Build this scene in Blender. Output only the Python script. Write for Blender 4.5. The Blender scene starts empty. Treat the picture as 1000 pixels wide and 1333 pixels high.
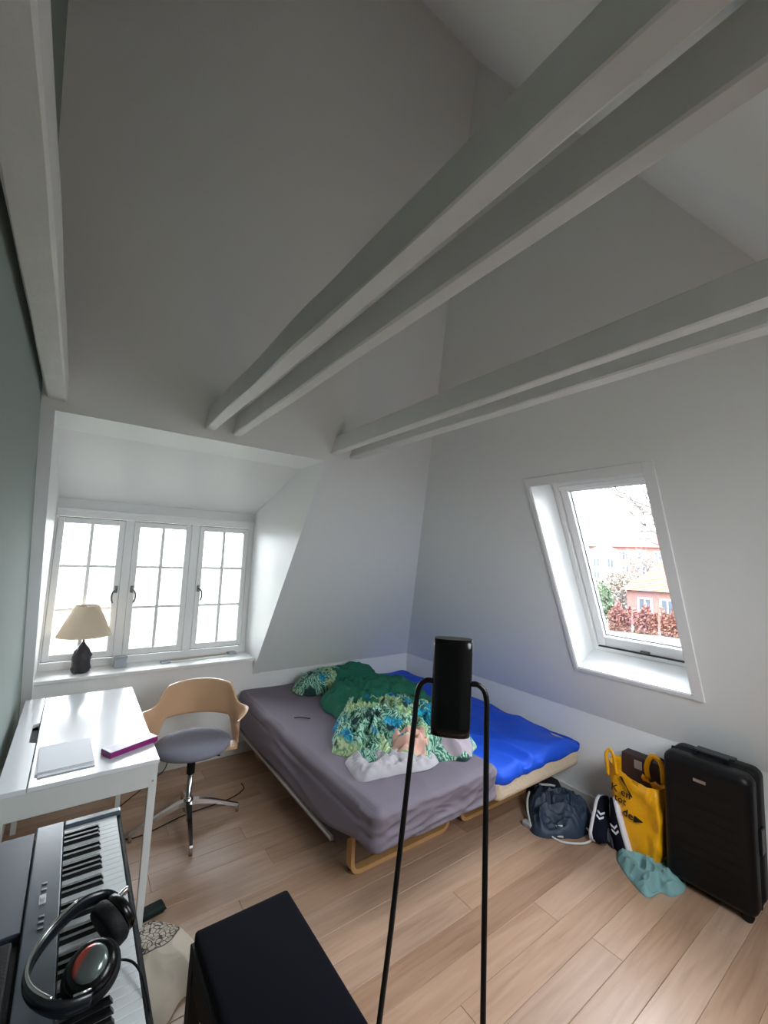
import bpy, bmesh, math, random
from mathutils import Vector, Matrix, noise
PI = math.pi
random.seed(7)
SC = bpy.context.scene
COL = SC.collection

# ------------------------------------------------------------------ camera, sky, light, exposure
cd = bpy.data.cameras.new('camera'); cam = bpy.data.objects.new('camera', cd); COL.objects.link(cam)
cd.sensor_fit = 'HORIZONTAL'; cd.sensor_width = 36.0; cd.lens = 543.018 / 1000 * 36.0; cd.clip_start = 0.02; cd.clip_end = 1000
Rm = Matrix(((0.80596, -0.09403, -0.58446), (-0.59061, -0.06158, -0.80461), (0.03967, 0.99366, -0.10517)))
Rm = Rm.to_quaternion().normalized().to_matrix()
cam.matrix_world = Matrix.Translation((0, 0, 1.7)) @ Rm.to_4x4()
SC.camera = cam

SKY = 15.0
w = bpy.data.worlds.new('overcast'); SC.world = w; w.use_nodes = True
nt = w.node_tree; nt.nodes.clear()
wo = nt.nodes.new('ShaderNodeOutputWorld'); wb = nt.nodes.new('ShaderNodeBackground')
tc = nt.nodes.new('ShaderNodeTexCoord'); nz = nt.nodes.new('ShaderNodeTexNoise'); cr = nt.nodes.new('ShaderNodeValToRGB')
nz.inputs['Scale'].default_value = 1.3; nz.inputs['Detail'].default_value = 4
cr.color_ramp.elements[0].position = .3; cr.color_ramp.elements[0].color = (.84, .90, .98, 1)
cr.color_ramp.elements[1].position = .7; cr.color_ramp.elements[1].color = (.92, .96, 1, 1)
nt.links.new(tc.outputs['Generated'], nz.inputs['Vector']); nt.links.new(nz.outputs['Fac'], cr.inputs['Fac'])
# CIE overcast sky: the zenith three times as bright as the horizon
sx = nt.nodes.new('ShaderNodeSeparateXYZ'); nt.links.new(tc.outputs['Generated'], sx.inputs[0])
ov = nt.nodes.new('ShaderNodeMapRange'); ov.inputs['From Min'].default_value = 0; ov.inputs['From Max'].default_value = 1
ov.inputs['To Min'].default_value = SKY/3; ov.inputs['To Max'].default_value = SKY; nt.links.new(sx.outputs['Z'], ov.inputs['Value'])
nt.links.new(ov.outputs[0], wb.inputs['Strength']); nt.links.new(cr.outputs['Color'], wb.inputs['Color']); nt.links.new(wb.outputs['Background'], wo.inputs['Surface'])

def portal(loc, inward, sx, sy):
    # daylight portals: they guide sky sampling through the window openings and emit nothing of their own
    l = bpy.data.lights.new('window_portal', 'AREA'); l.shape = 'RECTANGLE'; l.size = sx; l.size_y = sy
    l.cycles.is_portal = True
    o = bpy.data.objects.new('window_portal', l); COL.objects.link(o); o.location = loc; o.rotation_euler = Vector(inward).to_track_quat('-Z', 'Y').to_euler()
portal((.59, 4.05, 1.37), (0, -1, 0), 1.6, 1.3)
portal((2.94, 1.28, 1.74), (-1, 0, -.465), .80, 1.5)
portal((1.5, -.45, 1.96), (0, 1, -.6723), 1.1, 1.2)  # opening of the unseen roof window added for more daylight
vs = SC.view_settings
vs.view_transform = 'Standard'; vs.look = 'None'; vs.gamma = 1; vs.use_curve_mapping = False
vs.exposure = 1.05

# ------------------------------------------------------------------ materials
def s2l(c):
    return tuple(((v/255)/12.92 if v <= 10.3 else (((v/255)+.055)/1.055)**2.4) for v in c)
MATS = {}
def mat(name, col, rough=.6, metal=0, bump=0, bscale=40, var=0, vscale=5, spec=None, coat=0, lin=False, sub=0):
    if name in MATS: return MATS[name]
    m = bpy.data.materials.new(name); m.use_nodes = True; n = m.node_tree.nodes; L = m.node_tree.links
    p = n['Principled BSDF']; c = col if lin else s2l(col)
    p.inputs['Base Color'].default_value = (*c, 1); p.inputs['Roughness'].default_value = rough
    p.inputs['Metallic'].default_value = metal
    if spec is not None: p.inputs['Specular IOR Level'].default_value = spec
    if coat: p.inputs['Coat Weight'].default_value = coat; p.inputs['Coat Roughness'].default_value = .08
    t = n.new('ShaderNodeTexCoord')
    if var:
        nn = n.new('ShaderNodeTexNoise'); nn.inputs['Scale'].default_value = vscale; nn.inputs['Detail'].default_value = 6
        r = n.new('ShaderNodeValToRGB')
        r.color_ramp.elements[0].position = .3; r.color_ramp.elements[1].position = .7
        r.color_ramp.elements[0].color = (*[v*(1-var) for v in c], 1); r.color_ramp.elements[1].color = (*[min(1, v*(1+var)) for v in c], 1)
        L.new(t.outputs['Object'], nn.inputs['Vector']); L.new(nn.outputs['Fac'], r.inputs['Fac']); L.new(r.outputs['Color'], p.inputs['Base Color'])
    if bump:
        nb = n.new('ShaderNodeTexNoise'); nb.inputs['Scale'].default_value = bscale; nb.inputs['Detail'].default_value = 5
        b = n.new('ShaderNodeBump'); b.inputs['Strength'].default_value = bump; b.inputs['Distance'].default_value = .01
        L.new(t.outputs['Object'], nb.inputs['Vector']); L.new(nb.outputs['Fac'], b.inputs['Height']); L.new(b.outputs['Normal'], p.inputs['Normal'])
    MATS[name] = m; return m
M_wall = mat('white_wall_paint', (242, 242, 240), .75, bump=.06, bscale=120)
M_sage = mat('sage_wall_paint', (146, 158, 151), .8, bump=.05, bscale=120)
M_ceil = mat('ceiling_paint', (242, 243, 240), .8, bump=.06, bscale=120)
M_beam = mat('beam_paint', (226, 225, 221), .55, bump=.5, bscale=9, var=.03, vscale=7)
M_trim = mat('white_trim', (240, 241, 240), .4)
M_frame = mat('window_white', (248, 248, 247), .35)
M_gasket = mat('gasket', (50, 52, 56), .6)
M_gmetal = mat('grey_metal', (120, 122, 124), .35, .8)
M_chrome = mat('polished_steel', (200, 198, 195), .18, 1)
M_black = mat('black_metal', (14, 14, 15), .35, .3)
M_bgloss = mat('black_gloss', (2, 2, 3), .25, spec=.35)
M_bsat = mat('black_satin', (22, 25, 30), .25)
M_panel = mat('piano_panel', (72, 82, 92), .25)
M_bmat = mat('black_matte', (13, 13, 15), .65, bump=.2, bscale=200, spec=.3)
M_white = mat('white_lacquer', (232, 233, 236), .2, coat=.3)
M_wedge = mat('white_foil', (214, 216, 212), .35)
M_birch = mat('bent_plywood', (206, 166, 130), .35, var=.08, vscale=3)
M_pine = mat('pine_leg', (196, 150, 96), .5, var=.1, vscale=8)
M_key = mat('white_key', (215, 218, 218), .25)
M_bkey = mat('black_key', (10, 10, 11), .3)
M_paper = mat('paper', (226, 227, 234), .6)
M_suit = mat('suitcase_shell', (5, 5, 6), .42, bump=.1, bscale=400, spec=.3)

def glass():
    m = bpy.data.materials.new('window_glass'); m.use_nodes = True; n = m.node_tree.nodes; L = m.node_tree.links
    n.clear(); o = n.new('ShaderNodeOutputMaterial'); mx = n.new('ShaderNodeMixShader'); t = n.new('ShaderNodeBsdfTransparent')
    g = n.new('ShaderNodeBsdfGlossy'); g.inputs['Roughness'].default_value = .02; f = n.new('ShaderNodeFresnel'); f.inputs['IOR'].default_value = 1.4
    t.inputs['Color'].default_value = (.96, .97, .975, 1)
    L.new(f.outputs[0], mx.inputs[0]); L.new(t.outputs[0], mx.inputs[1]); L.new(g.outputs[0], mx.inputs[2]); L.new(mx.outputs[0], o.inputs[0])
    return m
M_glass = glass()

def nodes_mat(name, rough=.8):
    m = bpy.data.materials.new(name); m.use_nodes = True
    p = m.node_tree.nodes['Principled BSDF']; p.inputs['Roughness'].default_value = rough
    return m, m.node_tree.nodes, m.node_tree.links, p
def ramp(n, stops, interp='LINEAR'):
    r = n.new('ShaderNodeValToRGB'); e = r.color_ramp.elements; r.color_ramp.interpolation = interp
    while len(e) < len(stops): e.new(.5)
    for i, (p, c) in enumerate(stops): e[i].position = p; e[i].color = (*s2l(c), 1)
    return r
def mixc(n, L, f, a, b):
    x = n.new('ShaderNodeMix'); x.data_type = 'RGBA'
    for v, s in ((f, 0), (a, 6), (b, 7)):
        if hasattr(v, 'is_linked'): L.new(v, x.inputs[s])
        elif s == 0: x.inputs[0].default_value = v
        else: x.inputs[s].default_value = (*s2l(v), 1)
    return x.outputs[2]

def oak():
    m, n, L, p = nodes_mat('oak_plank', .36)
    t = n.new('ShaderNodeTexCoord'); oi = n.new('ShaderNodeObjectInfo'); mp = n.new('ShaderNodeMapping')
    ad = n.new('ShaderNodeVectorMath'); ad.operation = 'ADD'; cx = n.new('ShaderNodeCombineXYZ')
    ml = n.new('ShaderNodeMath'); ml.operation = 'MULTIPLY'; ml.inputs[1].default_value = 37
    L.new(oi.outputs['Random'], ml.inputs[0]); L.new(ml.outputs[0], cx.inputs[2]); L.new(t.outputs['Object'], ad.inputs[0]); L.new(cx.outputs[0], ad.inputs[1])
    mp.inputs['Scale'].default_value = (1.6, 22, 1); L.new(ad.outputs[0], mp.inputs['Vector'])
    g = n.new('ShaderNodeTexNoise'); g.inputs['Scale'].default_value = 1.6; g.inputs['Detail'].default_value = 8; g.inputs['Distortion'].default_value = .8
    L.new(mp.outputs[0], g.inputs['Vector'])
    r1 = ramp(n, [(.28, (124, 92, 71)), (.5, (160, 127, 103)), (.75, (178, 149, 127))]); L.new(g.outputs['Fac'], r1.inputs['Fac'])
    r2 = ramp(n, [(0, (132, 101, 80)), (.35, (172, 138, 112)), (.7, (188, 159, 137)), (1, (154, 127, 110))]); L.new(oi.outputs['Random'], r2.inputs['Fac'])
    base = mixc(n, L, .5, r1.outputs['Color'], r2.outputs['Color'])
    big = n.new('ShaderNodeTexNoise'); big.inputs['Scale'].default_value = 2.2; L.new(ad.outputs[0], big.inputs['Vector'])
    rb = ramp(n, [(.35, (0, 0, 0)), (.7, (120, 120, 120))]); L.new(big.outputs['Fac'], rb.inputs['Fac'])
    base = mixc(n, L, rb.outputs['Color'], base, (182, 148, 120))
    vo = n.new('ShaderNodeTexVoronoi'); vo.inputs['Scale'].default_value = 2.1; L.new(ad.outputs[0], vo.inputs['Vector'])
    rk = ramp(n, [(0, (255, 255, 255)), (.045, (90, 90, 90)), (.07, (0, 0, 0))]); L.new(vo.outputs['Distance'], rk.inputs['Fac'])
    base = mixc(n, L, rk.outputs['Color'], base, (92, 62, 42))
    L.new(base, p.inputs['Base Color'])
    b = n.new('ShaderNodeBump'); b.inputs['Strength'].default_value = .12; b.inputs['Distance'].default_value = .004
    L.new(g.outputs['Fac'], b.inputs['Height']); L.new(b.outputs['Normal'], p.inputs['Normal'])
    return m
M_oak = oak()

def tropic():
    m, n, L, p = nodes_mat('tropical_leaf_print', .85)
    t = n.new('ShaderNodeTexCoord'); V = t.outputs['Object']
    nw = n.new('ShaderNodeTexNoise'); nw.inputs['Scale'].default_value = 7; L.new(V, nw.inputs['Vector'])
    sw = n.new('ShaderNodeVectorMath'); sw.operation = 'SCALE'; sw.inputs['Scale'].default_value = .22; L.new(nw.outputs['Color'], sw.inputs[0])
    ad = n.new('ShaderNodeVectorMath'); ad.operation = 'ADD'; L.new(V, ad.inputs[0]); L.new(sw.outputs[0], ad.inputs[1])
    wv = n.new('ShaderNodeTexWave'); wv.inputs['Scale'].default_value = 13; wv.inputs['Distortion'].default_value = 9; wv.inputs['Detail'].default_value = 1
    L.new(ad.outputs[0], wv.inputs['Vector']); wv.inputs['Detail'].default_value = 3; wv.inputs['Detail Scale'].default_value = 2.5
    leaf = ramp(n, [(.22, (30, 98, 78)), (.48, (88, 150, 124)), (.72, (160, 198, 178))]); L.new(wv.outputs['Fac'], leaf.inputs['Fac'])
    n1 = n.new('ShaderNodeTexNoise'); n1.inputs['Scale'].default_value = 4.2; n1.inputs['Detail'].default_value = 1; L.new(V, n1.inputs['Vector'])
    f1 = ramp(n, [(.54, (0, 0, 0)), (.57, (255, 255, 255))]); L.new(n1.outputs['Fac'], f1.inputs['Fac'])
    blue = ramp(n, [(.3, (16, 96, 140)), (.6, (30, 160, 180))]); L.new(wv.outputs['Fac'], blue.inputs['Fac'])
    c = mixc(n, L, f1.outputs['Color'], leaf.outputs['Color'], blue.outputs['Color'])
    mp = n.new('ShaderNodeMapping'); mp.inputs['Location'].default_value = (5, 3, 2); L.new(V, mp.inputs['Vector'])
    n2 = n.new('ShaderNodeTexNoise'); n2.inputs['Scale'].default_value = 3.6; n2.inputs['Detail'].default_value = 1; L.new(mp.outputs[0], n2.inputs['Vector'])
    f2 = ramp(n, [(.56, (0, 0, 0)), (.6, (255, 255, 255))]); L.new(n2.outputs['Fac'], f2.inputs['Fac'])
    lime = ramp(n, [(.35, (120, 164, 110)), (.6, (190, 208, 160))]); L.new(wv.outputs['Fac'], lime.inputs['Fac'])
    c = mixc(n, L, f2.outputs['Color'], c, lime.outputs['Color'])
    mq = n.new('ShaderNodeMapping'); mq.inputs['Location'].default_value = (-7, 1, 9); L.new(V, mq.inputs['Vector'])
    n3 = n.new('ShaderNodeTexNoise'); n3.inputs['Scale'].default_value = 6; L.new(mq.outputs[0], n3.inputs['Vector'])
    f3 = ramp(n, [(.60, (0, 0, 0)), (.63, (255, 255, 255))]); L.new(n3.outputs['Fac'], f3.inputs['Fac'])
    c = mixc(n, L, f3.outputs['Color'], c, (20, 50, 52))
    for loc, rad, col_ in (((-.19, -.40, .07), 6.6, (206, 160, 144)), ((.09, -.49, .07), 6.5, (164, 152, 160))):    # two plain printed patches
        ma = n.new('ShaderNodeMapping'); ma.inputs['Location'].default_value = [-v*rad for v in loc]; ma.inputs['Scale'].default_value = (rad, rad, rad)
        L.new(ad.outputs[0] if False else V, ma.inputs['Vector']); ln = n.new('ShaderNodeVectorMath'); ln.operation = 'LENGTH'
        aw = n.new('ShaderNodeVectorMath'); aw.operation = 'ADD'; L.new(ma.outputs[0], aw.inputs[0]); s2 = n.new('ShaderNodeVectorMath'); s2.operation = 'SCALE'; s2.inputs['Scale'].default_value = 1.1
        L.new(nw.outputs['Color'], s2.inputs[0]); L.new(s2.outputs[0], aw.inputs[1]); a2 = n.new('ShaderNodeVectorMath'); a2.operation = 'SUBTRACT'; a2.inputs[1].default_value = (.55, .55, .55)
        L.new(aw.outputs[0], a2.inputs[0]); L.new(a2.outputs[0], ln.inputs[0]); fm = ramp(n, [(.72, (255, 255, 255)), (.78, (0, 0, 0))]); L.new(ln.outputs['Value'], fm.inputs['Fac'])
        c = mixc(n, L, fm.outputs['Color'], c, col_)
    L.new(c, p.inputs['Base Color']); return m
M_trop = tropic()
M_dgreen = mat('bottle_green_cloth', (20, 104, 80), .85, var=.1, bump=.2, bscale=300)
M_greylin = mat('grey_lining_cloth', (170, 166, 170), .85)
M_sheet = mat('grey_sheet', (112, 103, 114), .8, bump=.1, bscale=500)
M_blue = mat('royal_blue_sheet', (10, 80, 210), .7, bump=.1, bscale=400)
M_matt = mat('beige_mattress', (208, 190, 165), .9, bump=.5, bscale=60)
M_navy = mat('navy_nylon', (42, 56, 74), .55)
M_navyd = mat('dark_navy_suede', (11, 14, 30), .85, spec=.2)
M_cloth = mat('sage_jersey', (118, 156, 154), .85)
M_yel = mat('yellow_plastic', (232, 164, 8), .38, bump=1, bscale=11)
M_tan = mat('lamp_shade_cloth', (222, 202, 176), .8)

def totemat():
    m, n, L, p = nodes_mat('printed_calico', .9)
    t = n.new('ShaderNodeTexCoord'); V = t.outputs['Object']
    vo = n.new('ShaderNodeTexVoronoi'); vo.feature = 'DISTANCE_TO_EDGE'; vo.inputs['Scale'].default_value = 44; L.new(V, vo.inputs['Vector'])
    e = ramp(n, [(.05, (255, 255, 255)), (.09, (0, 0, 0))]); L.new(vo.outputs['Distance'], e.inputs['Fac'])
    vo2 = n.new('ShaderNodeTexVoronoi'); vo2.inputs['Scale'].default_value = 44; L.new(V, vo2.inputs['Vector'])
    e2 = ramp(n, [(.1, (255, 255, 255)), (.14, (0, 0, 0)), (.24, (0, 0, 0)), (.27, (200, 200, 200)), (.3, (0, 0, 0))]); L.new(vo2.outputs['Distance'], e2.inputs['Fac'])
    mp = n.new('ShaderNodeMapping'); mp.vector_type = 'POINT'; mp.inputs['Location'].default_value = (-.415*8, -2.12*8, 0); mp.inputs['Scale'].default_value = (8, 8, 0)
    L.new(V, mp.inputs['Vector']); ln = n.new('ShaderNodeVectorMath'); ln.operation = 'LENGTH'; L.new(mp.outputs[0], ln.inputs[0])
    msk = ramp(n, [(.78, (255, 255, 255)), (.8, (0, 0, 0))]); L.new(ln.outputs['Value'], msk.inputs['Fac'])
    rg = ramp(n, [(.76, (0, 0, 0)), (.78, (255, 255, 255)), (.81, (255, 255, 255)), (.83, (0, 0, 0))]); L.new(ln.outputs['Value'], rg.inputs['Fac'])
    def mth(op, a, b):
        x = n.new('ShaderNodeMath'); x.operation = op; L.new(a, x.inputs[0]); L.new(b, x.inputs[1]); return x.outputs[0]
    f = mth('MAXIMUM', mth('MULTIPLY', mth('MAXIMUM', e.outputs[0], e2.outputs[0]), msk.outputs[0]), rg.outputs[0])
    L.new(mixc(n, L, f, (206, 194, 176), (70, 66, 66)), p.inputs['Base Color']); return m

# ------------------------------------------------------------------ mesh helpers
def tag(o, label=None, cat=None, group=None, kind=None):
    if label: o['label'] = label
    if cat: o['category'] = cat
    if group: o['group'] = group
    if kind: o['kind'] = kind
    return o
def empty(name, loc, label=None, cat=None, group=None, rz=0, kind=None):
    o = bpy.data.objects.new(name, None); COL.objects.link(o); o.location = loc; o.rotation_euler = (0, 0, rz); o.empty_display_size = .1
    return tag(o, label, cat, group, kind)
class B:
    """collects shapes; T maps local to mesh space"""
    def __init__(s, T=None): s.bm = bmesh.new(); s.T = T
    def _v(s, p):
        p = Vector(p); return s.bm.verts.new(s.T(p) if s.T else p)
    def box(s, lo, hi, bev=0, seg=1):
        t = bmesh.new(); bmesh.ops.create_cube(t, size=1)
        c = [(a+b)/2 for a, b in zip(lo, hi)]; d = [abs(b-a) for a, b in zip(lo, hi)]
        for v in t.verts: v.co = Vector((c[0]+v.co.x*d[0], c[1]+v.co.y*d[1], c[2]+v.co.z*d[2]))
        if bev: bmesh.ops.bevel(t, geom=t.edges[:], offset=bev, segments=seg, profile=.5, affect='EDGES')
        s.add(t); return s
    def add(s, t):
        mp = {v: s._v(v.co) for v in t.verts}
        for f in t.faces:
            try: nf = s.bm.faces.new([mp[v] for v in f.verts]); nf.smooth = f.smooth
            except ValueError: pass
        t.free()
    def hexa(s, pts):
        v = [s._v(p) for p in pts]
        for f in ((3, 2, 1, 0), (4, 5, 6, 7), (0, 1, 5, 4), (1, 2, 6, 5), (2, 3, 7, 6), (3, 0, 4, 7)): s.bm.faces.new([v[i] for i in f])
        return s
    def prism(s, poly, d):
        a = [s._v(p) for p in poly]; b = [s._v(Vector(p)+Vector(d)) for p in poly]; n = len(a)
        s.bm.faces.new(a); s.bm.faces.new(b[::-1])
        for i in range(n): s.bm.faces.new((a[i], b[i], b[(i+1) % n], a[(i+1) % n]))
        return s
    def loft(s, rings, caps=True, smooth=True, closed=True):
        R = [[s._v(p) for p in r] for r in rings]; n = len(R[0])
        for a, b in zip(R, R[1:]):
            for i in range(n if closed else n-1):
                f = s.bm.faces.new((a[i], a[(i+1) % n], b[(i+1) % n], b[i])); f.smooth = smooth
        if caps and closed:
            s.bm.faces.new(R[0][::-1]); s.bm.faces.new(R[-1])
        return s
    def tube(s, pts, r, n=10, caps=True):
        pts = [Vector(p) for p in pts]; rr = r if isinstance(r, (list, tuple)) else [r]*len(pts); rings = []
        up = None
        for i, p in enumerate(pts):
            d = (pts[min(i+1, len(pts)-1)]-pts[max(i-1, 0)]).normalized()
            if up is None: up = Vector((0, 0, 1)) if abs(d.z) < .9 else Vector((1, 0, 0))
            a = d.cross(up).normalized(); up = a.cross(d).normalized()
            rings.append([p+(a*math.cos(2*PI*k/n)+up*math.sin(2*PI*k/n))*rr[i] for k in range(n)])
        return s.loft(rings, caps)
    def lathe(s, prof, c=(0, 0, 0), n=32, fn=None):
        rings = []
        for r, z in prof:
            ring = []
            for k in range(n):
                a = 2*PI*k/n; q = r*(fn(a, z) if fn else 1); ring.append((c[0]+q*math.cos(a), c[1]+q*math.sin(a), c[2]+z))
            rings.append(ring)
        return s.loft(rings)
    def build(s, name, m, parent=None, smooth=False, **kw):
        bmesh.ops.recalc_face_normals(s.bm, faces=s.bm.faces[:])
        me = bpy.data.meshes.new(name)
        if smooth:
            for f in s.bm.faces: f.smooth = True
        s.bm.to_mesh(me); s.bm.free(); o = bpy.data.objects.new(name, me); COL.objects.link(o)
        for x in (m if isinstance(m, (list, tuple)) else [m]): me.materials.append(x)
        if parent is not None:
            o.parent = parent; bpy.context.view_layer.update() if False else None
        return tag(o, kw.get('label'), kw.get('cat'), kw.get('group'), kw.get('kind'))
def local(root):
    """world -> local of an unrotated-or-z-rotated Empty"""
    Mi = (Matrix.Translation(root.location) @ root.rotation_euler.to_matrix().to_4x4()).inverted()
    return lambda p: Mi @ p
def rest_on(o, base):
    """put a single-mesh thing's origin at base (world), mesh given in world coordinates"""
    o.data.transform(Matrix.Translation(-Vector(base))); o.location = base; return o
def smoothpath(pts, k=6, closed=False):
    P = [Vector(p) for p in pts]; n = len(P); out = []
    rng = n if closed else n-1
    for i in range(rng):
        p0 = P[(i-1) % n] if closed else P[max(i-1, 0)]; p1 = P[i]; p2 = P[(i+1) % n]; p3 = P[(i+2) % n] if closed else P[min(i+2, n-1)]
        for j in range(k):
            t = j/k; out.append(.5*((2*p1)+(-p0+p2)*t+(2*p0-5*p1+4*p2-p3)*t*t+(-p0+3*p1-3*p2+p3)*t**3))
    if not closed: out.append(P[-1])
    return out
def fold(x, y, f, seed, warp=.6):
    p = Vector((x*f+seed*3.7, y*f-seed*1.3, seed)); q = p+warp*Vector((noise.noise(p*.7), noise.noise(p*.7+Vector((9, 2, 5))), 0))
    return 1-abs(noise.noise(q))*2.4
def heap(name, outline, z0, H, m, parent=None, f=9, amp=.03, seed=1, nt=140, nr=44, pw=3.0, hfn=None, world2=None, dr=.35, **kw):
    """crumpled cloth over a star-shaped footprint"""
    ol = smoothpath([(x, y, 0) for x, y in outline], 12, True)
    cx = sum(p.x for p in ol)/len(ol); cy = sum(p.y for p in ol)/len(ol)
    b = B(world2)
    ns = len(ol); rings = []
    for j in range(nr+1):
        r = j/nr; ring = []
        for i in range(nt):
            u = i/nt*ns; a = ol[int(u) % ns]; c = ol[(int(u)+1) % ns]; q = a.lerp(c, u-int(u))
            wob = 1+dr*.25*(noise.noise(Vector((q.x*9, q.y*9, seed)))) * (r**2)
            x = cx+(q.x-cx)*r*wob; y = cy+(q.y-cy)*r*wob
            prof = max(0, 1-r**pw)**.55
            h = H*prof*(hfn(x, y) if hfn else 1)
            e = min(1, (1-r)*6)
            h += amp*e*(fold(x, y, f, seed)-.45)+amp*.4*e*(fold(x, y, f*2.3, seed+5)-.5)
            ring.append((x, y, z0+max(h, 0.004*(1-r)+.002)))
        rings.append(ring)
    rings.append([(p[0], p[1], z0+.0005) for p in rings[-1]])
    c0 = b._v((cx, cy, rings[0][0][2])); R = [[b._v(p) for p in r] for r in rings[1:]]
    for i in range(nt): b.bm.faces.new((c0, R[0][i], R[0][(i+1) % nt]))
    for A, C in zip(R, R[1:]):
        for i in range(nt): b.bm.faces.new((A[i], C[i], C[(i+1) % nt], A[(i+1) % nt]))
    b.bm.faces.new(R[-1][::-1])
    return b.build(name, m, parent, smooth=True, **kw)
def softbox(lo, hi, r, n=(40, 40, 8), fn=None, T=None):
    """rounded box with displacement"""
    t = bmesh.new(); lo = Vector(lo); hi = Vector(hi); vd = {}
    def V(i, j, k):
        key = (i, j, k)
        if key in vd: return vd[key]
        p = Vector((lo.x+(hi.x-lo.x)*i/n[0], lo.y+(hi.y-lo.y)*j/n[1], lo.z+(hi.z-lo.z)*k/n[2]))
        q = Vector([min(max(p[a], lo[a]+r), hi[a]-r) for a in range(3)]); d = p-q
        if d.length > 1e-9:
            p = q+d.normalized()*r; nrm = d.normalized()
        else: nrm = Vector((0, 0, 0))
        if fn: p = fn(p, nrm)
        vd[key] = t.verts.new(p); return vd[key]
    for i in range(n[0]):
        for j in range(n[1]):
            t.faces.new((V(i, j, n[2]), V(i+1, j, n[2]), V(i+1, j+1, n[2]), V(i, j+1, n[2])))
            t.faces.new((V(i, j, 0), V(i, j+1, 0), V(i+1, j+1, 0), V(i+1, j, 0)))
    for i in range(n[0]):
        for k in range(n[2]):
            t.faces.new((V(i, 0, k), V(i+1, 0, k), V(i+1, 0, k+1), V(i, 0, k+1)))
            t.faces.new((V(i, n[1], k), V(i, n[1], k+1), V(i+1, n[1], k+1), V(i+1, n[1], k)))
    for j in range(n[1]):
        for k in range(n[2]):
            t.faces.new((V(0, j, k), V(0, j, k+1), V(0, j+1, k+1), V(0, j+1, k)))
            t.faces.new((V(n[0], j, k), V(n[0], j+1, k), V(n[0], j+1, k+1), V(n[0], j, k+1)))
    b = B(T); b.add(t); return b
def text(s, size, m, parent, mw, depth=.0006, name='lettering'):
    c = bpy.data.curves.new(name, 'FONT'); c.body = s; c.size = size; c.extrude = depth; c.resolution_u = 2
    o = bpy.data.objects.new(name, c); COL.objects.link(o)
    dg = bpy.context.evaluated_depsgraph_get(); me = bpy.data.meshes.new_from_object(o.evaluated_get(dg)); bpy.data.objects.remove(o)
    o = bpy.data.objects.new(name, me); COL.objects.link(o); me.materials.clear(); me.materials.append(m); me.transform(mw)
    o.parent = parent; return o

# ------------------------------------------------------------------ room shell
XL, XR = -.205, 3.0685; YB = 3.687; ZK = .6375; KW = .6723; KR = .465; YR = 1.28; ZR = ZK+(YB-YR)/KW; YF = 2*YR-YB
def yW(z): return YB-KW*(z-ZK)
def yS(z): return YF+KW*(z-ZK)
def xR(z): return XR-KR*(z-ZK)
nW = Vector((0, 1, KW)).normalized(); nS = Vector((0, -1, KW)).normalized(); nR = Vector((1, 0, KR)).normalized()
def slab(name, polys, off, m, **kw):
    b = B(); vd = {}
    def V(p):
        k = tuple(round(c, 5) for c in p)
        if k not in vd: vd[k] = b.bm.verts.new(p)
        return vd[k]
    fs = [b.bm.faces.new([V(p) for p in q]) for q in polys]
    r = bmesh.ops.extrude_face_region(b.bm, geom=fs)
    vs_ = [g for g in r['geom'] if isinstance(g, bmesh.types.BMVert)]
    keep = [list(f.verts) for f in []]
    bmesh.ops.translate(b.bm, verts=vs_, vec=off)
    return b.build(name, m, kind='structure', **kw)
# floor: sub floor plus one object per plank
fl = B().box((XL-.1, YF-.1, -.12), (XR+.2, YB+.3, -.014)).build('floor', mat('subfloor', (60, 45, 35), .9), kind='structure')
PW = .136
def plank(x0, x1, y0, y1):
    b = B(); cx, cy = (x0+x1)/2, (y0+y1)/2; hx, hy = (x1-x0)/2, (y1-y0)/2; g = .0005; c = .0016
    a = [(-hx+g, -hy+g), (hx-g, -hy+g), (hx-g, hy-g), (-hx+g, hy-g)]; i = [(-hx+g+c, -hy+g+c), (hx-g-c, -hy+g+c), (hx-g-c, hy-g-c), (-hx+g+c, hy-g-c)]
    V = [b.bm.verts.new((x, y, -.014)) for x, y in a]; W_ = [b.bm.verts.new((x, y, -c)) for x, y in a]; U = [b.bm.verts.new((x, y, 0)) for x, y in i]
    for k in range(4):
        b.bm.faces.new((V[k], V[(k+1) % 4], W_[(k+1) % 4], W_[k])); b.bm.faces.new((W_[k], W_[(k+1) % 4], U[(k+1) % 4], U[k]))
    b.bm.faces.new(U)
    o = b.build('plank', M_oak, fl); o.location = (cx, cy, 0)
ends = {0: [2.018], -2: [.62, 2.07], -1: [1.35], 1: [.9, 2.75], -3: [1.55], -4: [.35, 2.62], 2: [1.72]}
for r in range(-18, 19):
    y0 = 1.232+PW*r; y1 = y0+PW
    y0 = max(y0, YF); y1 = min(y1, YB)
    if y1-y0 < .01: continue
    if r in ends: cuts = ends[r]
    else:
        cuts = []; x = XL+random.uniform(.3, 1.5)
        while x < XR-.25: cuts.append(x); x += random.choice([1.1, 1.4, 1.8])
    xs = [XL]+cuts+[XR]
    for a, c in zip(xs, xs[1:]): plank(a, c, y0, y1)
# walls
B().prism([(XL, YF-.2, 0), (XL, YB+.5, 0), (XL, YB+.5, ZK), (XL, YR, ZR+.3), (XL, YF-.2, ZK)], (-.12, 0, 0)).build('wall_left', M_sage, kind='structure')
DX0, DX1, DZ, YG = -.15, 1.33, 2.34, 3.92
b = B().box((XL, YB, 0), (XR+.1, YB+.16, ZK+.02))
b.box((DX0, YB, ZK+.02), (DX1, YB+.16, .754)); b.build('wall_back', M_wall, kind='structure')
B().box((XR, YF-.1, 0), (XR+.16, YB+.1, ZK+.03)).build('wall_right', M_wall, kind='structure')
B().box((XL, YF-.16, 0), (XR+.1, YF, ZK+.02)).build('wall_front', M_wall, kind='structure')
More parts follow.
